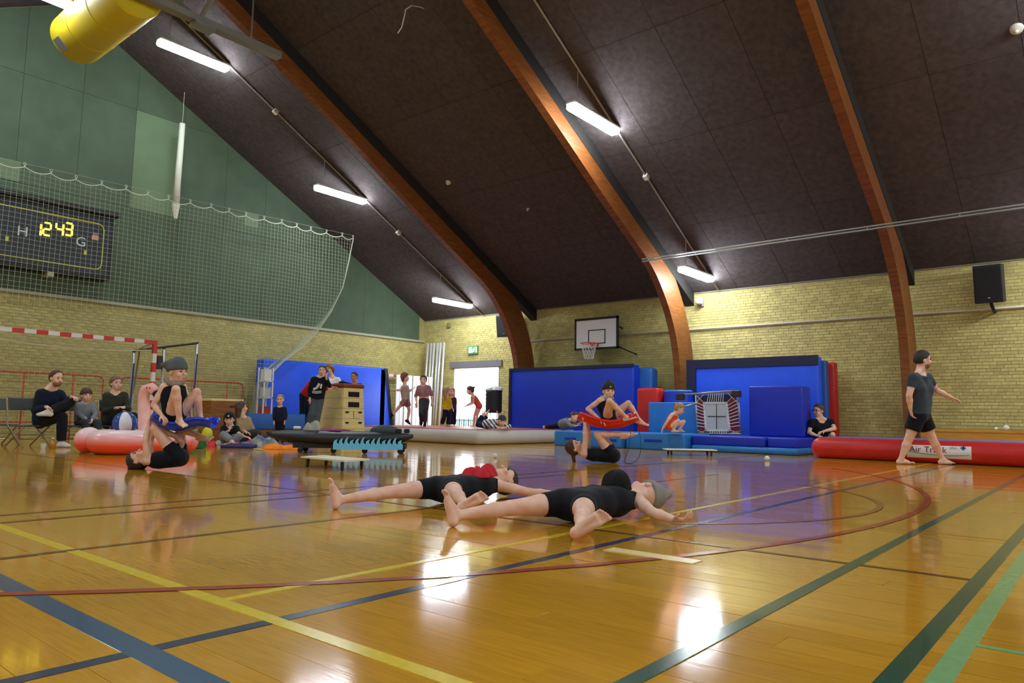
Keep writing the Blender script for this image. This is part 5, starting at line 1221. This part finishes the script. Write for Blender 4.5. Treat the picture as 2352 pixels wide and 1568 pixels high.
# ---- acrobat pair on the right
person('person lying on the back lifting a red sled with hands and shins',
  PJ(10.2, hip=(1410,1042), chest=(1345,1037), head=(1320,1022), face=(.5,.85,.25), up=(-.85,.5,0),
     rs=(1341,1037,-.14), re=(1344,1002,-.14), rw=(1343,968,-.16), rh=(1343,954,-.16), rp=(0,0,-1), rcurl=1.5, ls=(1346,1034,.14), le=(1352,1002,.17), lw=(1352,972,.2), lh=(1352,958,.2), lcurl=1.3,
     rhp=(1405,1040,-.08), rk=(1371,993,-.1), ra=(1430,992,-.1), rt=(1453,983,-.12), lhp=(1408,1038,.08), lk=(1382,992,.12), la=(1438,992,.12), lt=(1460,985,.12)),
  s=.84, hs=.95, vox=.0068, suit=(C_black, .42, .98), hair=[('tied', H_brown, [atD(1316,1038,10.2), atD(1319,1056,10.2)])], ground=0.)
person('person in dark beanie sitting on the lifted red sled, smiling',
  PJ(10.2, hip=(1396,956), chest=(1391,918), head=(1398,898), face=(.16,-.06,1), up=(.08,1,0),
     rs=(1378,920,-.07), re=(1350,939,-.02), rw=(1377,962,-.14), rh=(1390,970,-.18), rp=(0,-1,0), rcurl=.6, ls=(1404,922,.1), le=(1412,943,.22), lw=(1408,960,.28), lh=(1412,968,.28),
     rhp=(1395,957,-.06), rk=(1400,921,-.3), ra=(1437,957,-.2), rt=(1460,951,-.18), lhp=(1405,957,.08), lk=(1443,926,.02), la=(1468,964,.03), lt=(1496,972,.0)),
  s=.8, hs=.92, vox=.0066, suit=(C_black, .12, .95), hair=[('beanie', clothm('beanie_charcoal', (52,52,54)), cvec(.02,1,-.1), .12), ('scarf', clothm('scarf_greige', (150,136,128)))],
  extra=logo(mat('badge_gold', srgb(196,160,110), .5), .01, .068, .016))

# ---- walking man and the man with glasses
person('man in dark tee and black shorts walking barefoot past the red air track',
  PJ(11.1, hip=(2112,947), chest=(2113,855), head=(2119,821), face=(1,-.05,.12), up=(.08,1,0),
     rs=(2097,863,-.17), re=(2088,903,-.22), rw=(2091,935,-.19), rh=(2096,957,-.18), rp=(1,0,.2), rcurl=.7, ls=(2130,863,.14), le=(2152,892,.2), lw=(2186,908,.2), lh=(2206,917,.2), lp=(0,-1,0), lcurl=.45,
     rhp=(2107,950,-.09), rk=(2087,1003,-.09), ra=(2069,1049,-.07), rt=(2101,1064,-.07), lhp=(2117,950,.09), lk=(2141,1001,.07), la=(2165,1050,.04), lt=(2197,1061,.03)),
  s=1., hs=1.08, vox=.007, girth=1.13, top=(clothm('tee_slate', (58,68,78)), .55, .97, None), bottom=(C_black, .62, .03, 'shorts'), hair=[('short', H_dark), ('beard', mat('stubble', srgb(150,108,86), .8, noise=.3, nscale=60))], flat=True, ground=0.)
def glasses(root, hz, fd, up, rt, hs):
    b = MB()
    for sg in (-1, 1):
        cc = hz+rt*sg*.034*hs+fd*.1*hs+up*.008*hs
        b.tube([cc+(rt*math.cos(a)*.026+up*math.sin(a)*.017)*hs for a in np.linspace(0, 2*math.pi, 13)], .0032, 5)
        b.tube([cc+rt*sg*.026*hs, hz+rt*sg*.08*hs-fd*.0*hs+up*.012*hs], .0032, 5)
    b.tube([hz-rt*.008*hs+fd*.104*hs+up*.01*hs, hz+rt*.008*hs+fd*.104*hs+up*.01*hs], .0032, 5)
    b.build('glasses', mat('black_plastic', srgb(26,26,28), .35), root)
person('man with glasses in black tee crouching behind the end of the red air track',
  PJ(14.5, hip=(1888,1006,.1), chest=(1885,960), head=(1880,936), face=(-1,-.03,.45), up=(-.06,1,0),
     rs=(1864,962,-.06), re=(1858,986,-.14), rw=(1876,993,-.32), rh=(1892,996,-.36), rcurl=.7, ls=(1908,961,.06), le=(1917,977,-.12), lw=(1892,983,-.33), lh=(1877,987,-.38), lcurl=.7,
     rhp=(1878,1008,.05), rk=(1861,1005,-.32), ra=(1866,1025,.02), rt=(1858,1031,-.2), lhp=(1898,1008,.1), lk=(1912,991,-.28), la=(1908,1024,-.1), lt=(1910,1030,-.3)),
  s=.96, hs=1.02, vox=.0085, top=(C_black, .6, .95), bottom=(C_black, .8, .02, 'shorts'), hair=[('short', H_brown)], extra=glasses, flat=True, ground=0.)
person('child in orange leotard crouching on the light blue mat',
  PJ(14.6, hip=(1535,984), chest=(1547,957), head=(1561,944), face=(.8,-.5,.35), up=(.45,.9,0),
     rs=(1543,958,-.1), re=(1531,975,-.16), rw=(1522,989,-.12), rh=(1519,998,-.12), ls=(1553,958,.1), le=(1557,972,.22), lw=(1562,985,.3), lh=(1567,990,.3),
     rhp=(1536,985,-.08), rk=(1558,971,-.1), ra=(1546,992,-.1), rt=(1557,998,-.14), lhp=(1538,985,.08), lk=(1571,973,.1), la=(1560,992,.1), lt=(1573,997,.08)),
  s=.68, hs=.9, vox=.009, suit=(C_orange, .15, .97), hair=[('tied', H_blond)], flat=True, ground=.333)

# ---- spectators on the chairs at the left
person('seated man in navy sweater with one leg crossed, leftmost chair sitter',
  PJ(12.0, hip=(92,958), chest=(114,890), head=(130,862), face=(1,-.18,.4), up=(.2,1,0),
     rs=(93,897,-.15), re=(80,935,-.2), rw=(108,927,-.26), rh=(124,932,-.27), rcurl=.9, ls=(139,898,.12), le=(156,918,.12), lw=(164,904,-.02), lh=(174,906,-.06), lcurl=.8,
     rhp=(93,962,-.08), rk=(144,950,-.15), ra=(141,1009,-.15), rt=(168,1023,-.2), lhp=(101,957,.1), lk=(162,918,.0), la=(112,938,-.28), lt=(92,944,-.3)),
  s=.98, hs=1.02, vox=.0078, top=(C_navy, 1.9, .99, None, 'sweater'), bottom=(clothm('trouser_black', (24,26,34)), 1.93, .012), shoes=mat('white_leather', srgb(214,214,206), .6), hair=[('receding', H_brown), ('beard', mat('stubble_brown', srgb(142,98,78), .8))], flat=True, ground=0.)
person('boy in grey hoodie sitting on a chair between the navy man and the woman',
  PJ(12.4, hip=(188,958), chest=(196,917), head=(199,897), face=(.75,-.12,.7), up=(.06,1,0),
     rs=(182,920,-.05), re=(180,940,-.1), rw=(200,953,-.25), rh=(209,958,-.3), ls=(212,920,.08), le=(220,940,0), lw=(212,954,-.2), lh=(206,958,-.25),
     rhp=(184,960,-.03), rk=(201,959,-.28), ra=(193,1007,-.3), rt=(204,1015,-.4), lhp=(196,960,.05), lk=(225,960,-.2), la=(227,1006,-.22), lt=(240,1013,-.3)),
  s=.74, hs=.94, vox=.0085, top=(C_grey, 1.9, .99, None, 'hoodie'), bottom=(C_char, 1.92, .01), shoes=C_black, hair=[('fringe', H_brown)], flat=True, ground=0.)
person('woman in olive jacket sitting with folded hands behind the inflatable flamingo',
  PJ(12.8, hip=(250,965), chest=(264,902), head=(267,876), face=(.8,.02,.6), up=(.05,1,0),
     rs=(245,905,-.05), re=(240,941,-.12), rw=(268,932,-.3), rh=(279,930,-.32), ls=(286,904,.1), le=(295,934,0), lw=(285,931,-.2), lh=(276,930,-.28),
     rhp=(248,968,-.05), rk=(289,953,-.28), ra=(293,1010,-.28), rt=(308,1020,-.3), lhp=(258,968,.08), lk=(307,951,-.1), la=(309,1010,-.1), lt=(324,1018,-.12)),
  s=.92, hs=.98, vox=.0085, top=(C_olive, 1.9, .99, None, 'jacket'), bottom=(C_navy, 1.93, .01), shoes=C_black, hair=[('tied', mat('hair_ash', srgb(122,94,70), .6))], flat=True, ground=0.)

# ---- around the brown box and the bench mat
person('person in dark cap and black top sitting on the floor, hand at the mouth',
  PJ(13.3, hip=(524,1007,.12), chest=(528,982), head=(527,963), face=(.25,-.2,1), up=(.0,1,.1),
     rs=(514,985,.0), re=(508,1001,-.15), rw=(526,989,-.27), rh=(531,975,-.24), rcurl=1., ls=(543,985,.02), le=(550,999,-.1), lw=(562,1003,-.18), lh=(572,1005,-.2),
     rhp=(518,1009,.1), rk=(513,998,-.25), ra=(533,1014,-.42), rt=(546,1017,-.5), lhp=(531,1009,.1), lk=(549,1003,-.25), la=(531,1016,-.3), lt=(519,1019,-.42)),
  s=.84, hs=.98, vox=.0085, top=(C_black, .7, .98), bottom=(C_grey, 1.9, .01), hair=[('bob', H_dark), ('cap', C_black)], extra=logo(C_white, 0, .075, .018), ground=0.)
person('person with brown hair and beige shirt sitting turned away behind the cap wearer',
  PJ(14.2, hip=(560,1000), chest=(559,960), head=(554,937), face=(.75,-.1,-.5), up=(-.08,1,0),
     rs=(549,963,-.06), re=(551,982,-.15), rw=(562,990,-.2), rh=(570,993,-.2), ls=(569,963,.1), le=(578,980,.1), lw=(585,992,.0), lh=(590,996,0),
     rhp=(555,1002,-.05), rk=(585,992,-.05), ra=(588,1010,.2), rt=(600,1012,.2), lhp=(565,1002,.1), lk=(592,993,.2), la=(594,1010,.4), lt=(605,1012,.4)),
  s=.86, hs=.98, vox=.0095, top=(C_beige, 1.8, .98), bottom=(C_dgrey, 1.9, .01), hair=[('bob', H_brown)], face=False, ground=0.)
person('toddler in navy sweater standing in front of the blue bench mat',
  PJ(15.2, hip=(643,964), chest=(643,931), head=(643.5,914), face=(.12,-.08,1), up=(0,1,0),
     rs=(633,935,0), re=(630,950,.02), rw=(630,963,-.03), rh=(631,970,-.05), ls=(654,935,0), le=(657,950,.02), lw=(654,963,-.05), lh=(652,971,-.07),
     rhp=(639,965,0), rk=(638,984,-.02), ra=(638,1008,0), rt=(635,1012,-.1), lhp=(648,965,0), lk=(649,984,-.02), la=(649,1008,0), lt=(652,1012,-.1)),
  s=.5, hs=.84, vox=.0095, girth=1.18, top=(C_navy, 1.85, .98, None, 'sweater'), bottom=(C_black, 1.95, .01), shoes=C_black, hair=[('short', H_blond)], flat=True, ground=0.)

# ---- the four around the vaulting box
def shirt_print(root, hz, fd, up, rt, hs):
    pass
person('boy in red and white jacket leaning forward behind the hoodie boy',
  PJ(17.6, hip=(699,898), chest=(729,861), head=(744,848), face=(.9,-.25,-.1), up=(.6,.8,0),
     rs=(724,864,-.12), re=(737,884,-.1), rw=(755,884,.0), rh=(764,882,.05), ls=(734,862,.14), le=(750,878,.2), lw=(765,880,.2), lh=(773,880,.2),
     rhp=(697,899,-.08), rk=(695,937,-.02), ra=(688,974,.0), rt=(700,982,-.08), lhp=(702,899,.08), lk=(706,936,.12), la=(700,974,.15), lt=(712,980,.1)),
  s=.86, hs=.96, vox=.0105, top=(C_red, 1.9, .99, None, 'jacket'), bottom=(C_navy, 1.95, .012), hair=[('short', H_brown)], flat=True, ground=.202, face=False,
  extra=lambda root, hz, fd, up, rt, hs: MB().tube([atD(x, y, 17.52)+V(0,0,hz[2]-atD(744,848,17.6)[2]) for x, y in ((706,880),(717,866),(728,855))], .03, 6).build('shoulder_stripe', C_white, root))
def hoodie_print(root, hz, fd, up, rt, hs):
    n = -cF*.135+V(0,0,hz[2]-atD(740,848,17.0)[2])
    for pts, r in (([(724,890),(731,887),(735,881),(737,877)], .03), ([(740,888),(742,878)], .022)):
        MB().tube([atD(x, y, 17.0)+n for x, y in pts], r, 6).build('print', C_white, root)
    for y in (894, 897.5): MB().tube([atD(721, y, 17.0)+n, atD(731, y+1, 17.0)+n*1.06, atD(742, y, 17.0)+n], .011, 6).build('print', C_white, root)
person('boy in black hoodie with white print and grey trousers leaning on the vaulting box',
  PJ(17.0, hip=(729,914), chest=(735,864), head=(740,848), face=(.12,-.05,1), up=(.1,1,0),
     rs=(720,868,-.02), re=(711,892,-.03), rw=(712,911,-.08), rh=(713,921,-.1), ls=(749,868,.02), le=(757,882,-.02), lw=(750,867,-.1), lh=(747,857,-.12), lcurl=1.1,
     rhp=(724,915,0), rk=(716,948,-.08), ra=(704,980,-.04), rt=(699,990,-.16), lhp=(735,915,0), lk=(730,948,-.04), la=(721,981,0), lt=(726,990,-.16)),
  s=.88, hs=.97, vox=.0105, top=(C_black, 1.92, .99, None, 'hoodie'), bottom=(C_denim, 1.95, .026), shoes=C_white, hair=[('short', H_brown)], extra=hoodie_print, flat=True, ground=.202)
person('curly-haired child in white shirt leaning on the vaulting box top',
  PJ(19.6, hip=(768,912), chest=(764,868), head=(757,846), face=(-.4,-.35,1), up=(-.2,1,0),
     rs=(752,871,-.04), re=(755,884,-.12), rw=(764,880,-.22), rh=(772,880,-.26), ls=(777,869,.02), le=(781,881,-.05), lw=(772,879,-.2), lh=(765,879,-.24),
     rhp=(763,913,-.05), rk=(764,941,.02), ra=(765,967,.1), rt=(760,973,0), lhp=(773,913,.05), lk=(774,941,.08), la=(775,967,.15), lt=(771,973,.05)),
  s=.87, hs=1., vox=.0115, top=(C_white, 1.85, .99), bottom=(C_dgrey, 1.95, .012), shoes=C_black, hair=[('curly', mat('hair_light_brown', srgb(138,104,76), .65, noise=.4, nscale=30))], flat=True, ground=.335)
person('dark-haired boy in navy behind the vaulting box with an arm along its top',
  PJ(19.3, hip=(815,922), chest=(816,882), head=(814,863), face=(-.45,-.35,1), up=(-.05,1,0),
     rs=(802,882,-.02), re=(788,876,-.1), rw=(776,877,-.18), rh=(768,878,-.2), ls=(828,883,.02), le=(832,897,.02), lw=(828,908,-.05), lh=(826,914,-.05),
     rhp=(810,923,0), rk=(810,946,.05), ra=(811,968,.05), rt=(808,974,-.1), lhp=(820,923,0), lk=(821,946,.05), la=(821,968,.05), lt=(823,974,-.1)),
  s=.86, hs=1., vox=.0115, top=(C_navy, 1.85, .99), bottom=(C_black, 1.95, .012), shoes=C_black, skin=SKIN2, hair=[('short', H_dark)], flat=True, ground=.335)

# ---- children on and behind the white air track
person('child with auburn hair leaping with arms back near the white boards',
  PJ(19.2, hip=(932,919), chest=(930,886), head=(930,867), face=(1,-.05,.1), up=(.05,1,0),
     rs=(926,889,-.12), re=(917,896,-.16), rw=(907,895,-.2), rh=(899,894,-.22), ls=(934,889,.12), le=(941,898,.16), lw=(948,892,.2), lh=(953,889,.22),
     rhp=(931,920,-.08), rk=(915,936,-.08), ra=(902,952,-.05), rt=(900,962,-.02), lhp=(934,920,.08), lk=(940,942,.08), la=(936,965,.05), lt=(944,971,.02)),
  s=.76, hs=.95, vox=.0115, top=(clothm('cream', (190,170,150)), .4, .98), bottom=(C_pink, .6, .02, 'shorts'), shoes=C_black, hair=[('curly', H_red)], face=False)
person('girl in dusty pink top and grey trousers running towards the camera',
  PJ(18.4, hip=(974,922), chest=(973,888), head=(972.5,874), face=(.02,-.15,1), up=(0,1,0),
     rs=(962,891,-.02), re=(955,910,.02), rw=(957,926,-.06), rh=(957,934,-.08), ls=(985,891,-.02), le=(992,908,.02), lw=(992,924,-.04), lh=(991,932,-.06),
     rhp=(969,923,0), rk=(967,948,-.18), ra=(968,966,.1), rt=(967,975,.06), lhp=(979,923,0), lk=(977,950,-.05), la=(976,972,.02), lt=(975,979,-.12)),
  s=.78, hs=.95, vox=.0115, top=(C_pink, 1.2, .98, .38), bottom=(C_dgrey, 1.95, .006), shoes=C_black, hair=[('tied', H_brown)], ground=.335)
person('girl with long blond hair in yellow shirt walking by the doorway',
  PJ(20.0, hip=(1027,941), chest=(1025,912), head=(1025,898), face=(.7,-.1,-.4), up=(0,1,0),
     rs=(1018,915,-.06), re=(1017,928,-.05), rw=(1024,937,-.1), rh=(1029,940,-.1), ls=(1032,915,.06), le=(1036,927,.08), lw=(1039,936,.02), lh=(1041,940,0),
     rhp=(1023,942,-.05), rk=(1020,958,-.05), ra=(1015,973,0), rt=(1021,979,-.05), lhp=(1031,942,.05), lk=(1031,959,.05), la=(1029,975,.05), lt=(1035,980,.02)),
  s=.66, hs=.93, vox=.012, top=(C_yellow, .9, .98), bottom=(C_navy, 1.95, .015), hair=[('long', H_blond)], face=False, flat=True, ground=.335)
person('girl in dark top with light brown hair partly behind the yellow shirt',
  PJ(20.7, hip=(1039,941), chest=(1038,914), head=(1038,900), face=(.3,-.1,.9), up=(0,1,0),
     rs=(1031,916,0), re=(1030,928,.02), rw=(1031,938,0), rh=(1031,943,0), ls=(1045,916,0), le=(1047,928,.02), lw=(1046,938,0), lh=(1046,943,0),
     rhp=(1035,942,0), rk=(1035,959,0), ra=(1034,975,.02), rt=(1033,979,-.1), lhp=(1043,942,0), lk=(1043,959,0), la=(1043,975,.02), lt=(1044,979,-.1)),
  s=.64, hs=.93, vox=.012, top=(clothm('plum', (70,48,60)), 1., .98), bottom=(C_navy, 1.95, .015), hair=[('long', H_blond)], flat=True, ground=.335)
person('child in coral leotard bending forward against the bright doorway',
  PJ(20.2, hip=(1101,929), chest=(1087,906), head=(1080,894), face=(-1,-.2,.1), up=(-.3,1,0),
     rs=(1084,909,.1), re=(1083,922,.12), rw=(1070,929,.12), rh=(1064,931,.1), ls=(1088,908,-.1), le=(1087,923,-.12), lw=(1074,929,-.14), lh=(1067,931,-.15),
     rhp=(1099,930,.07), rk=(1090,950,.07), ra=(1088,973,.05), rt=(1082,979,.04), lhp=(1102,930,-.07), lk=(1096,951,-.06), la=(1095,973,-.05), lt=(1088,979,-.06)),
  s=.7, hs=.93, vox=.012, suit=(clothm('coral', (226,92,72)), .3, .98), hair=[('tied', H_brown)], face=False, flat=True, ground=.335)
zt = .335
STRIPE = mat('striped_knit', srgb(216,218,214), .9)
_nt = STRIPE.node_tree; _w = _nt.nodes.new('ShaderNodeTexWave'); _w.inputs['Scale'].default_value = 5.; _w.bands_direction = 'DIAGONAL'
_t = _nt.nodes.new('ShaderNodeTexCoord'); _r = _nt.nodes.new('ShaderNodeValToRGB'); _r.color_ramp.interpolation = 'CONSTANT'
_r.color_ramp.elements[0].color = (*srgb(70,78,92), 1); _r.color_ramp.elements[1].position = .45; _r.color_ramp.elements[1].color = (*srgb(216,218,214), 1)
_nt.links.new(_t.outputs['Object'], _w.inputs[0]); _nt.links.new(_w.outputs[1], _r.inputs[0]); _nt.links.new(_r.outputs[0], _nt.nodes['Principled BSDF'].inputs['Base Color'])
person('child in striped sweater and dark cap lying prone on the white air track',
  PJ(16.7, hip=(1116,977,.35), chest=(1142,974,.02), head=(1153,971,-.12), face=(.15,-.2,1), up=(.1,1,.1),
     rs=(1135,978,-.05), re=(1128,983,-.2), rw=(1143,985,-.32), rh=(1152,985,-.36), ls=(1152,978,.08), le=(1170,983,.0), lw=(1162,985,-.22), lh=(1155,985,-.32),
     rhp=(1112,979,.32), rk=(1098,979,.55), ra=(1108,957,.6), rt=(1111,947,.62), lhp=(1118,979,.4), lk=(1106,978,.68), la=(1118,958,.72), lt=(1124,950,.74)),
  s=.79, hs=1., vox=.0095, top=(STRIPE, 1.9, .98, None, 'sweater'), bottom=(C_navy, 1.95, .01), hair=[('short', H_dark), ('cap', C_dgrey)], ground=zt)
person('child in grey hoodie lying face down behind the red sled',
  PJ(18.1, hip=(1290,978,.3), chest=(1307,972,.05), head=(1319,962,-.05), face=(.6,-.5,.6), up=(.5,.9,0),
     rs=(1303,975,-.08), re=(1311,983,-.2), rw=(1322,983,-.25), rh=(1328,981,-.26), ls=(1313,973,.12), le=(1324,981,.1), lw=(1329,978,-.02), lh=(1333,975,-.05),
     rhp=(1288,980,.26), rk=(1270,983,.4), ra=(1254,984,.62), rt=(1247,984,.7), lhp=(1293,980,.36), lk=(1276,983,.55), la=(1260,984,.78), lt=(1254,984,.86)),
  s=.84, hs=1.05, vox=.0105, top=(C_grey, 1.9, .99, None, 'hoodie'), bottom=(C_navy, 1.95, .01), hair=[('short', H_brown)], face=False, ground=zt)
print('person triangles', NT)
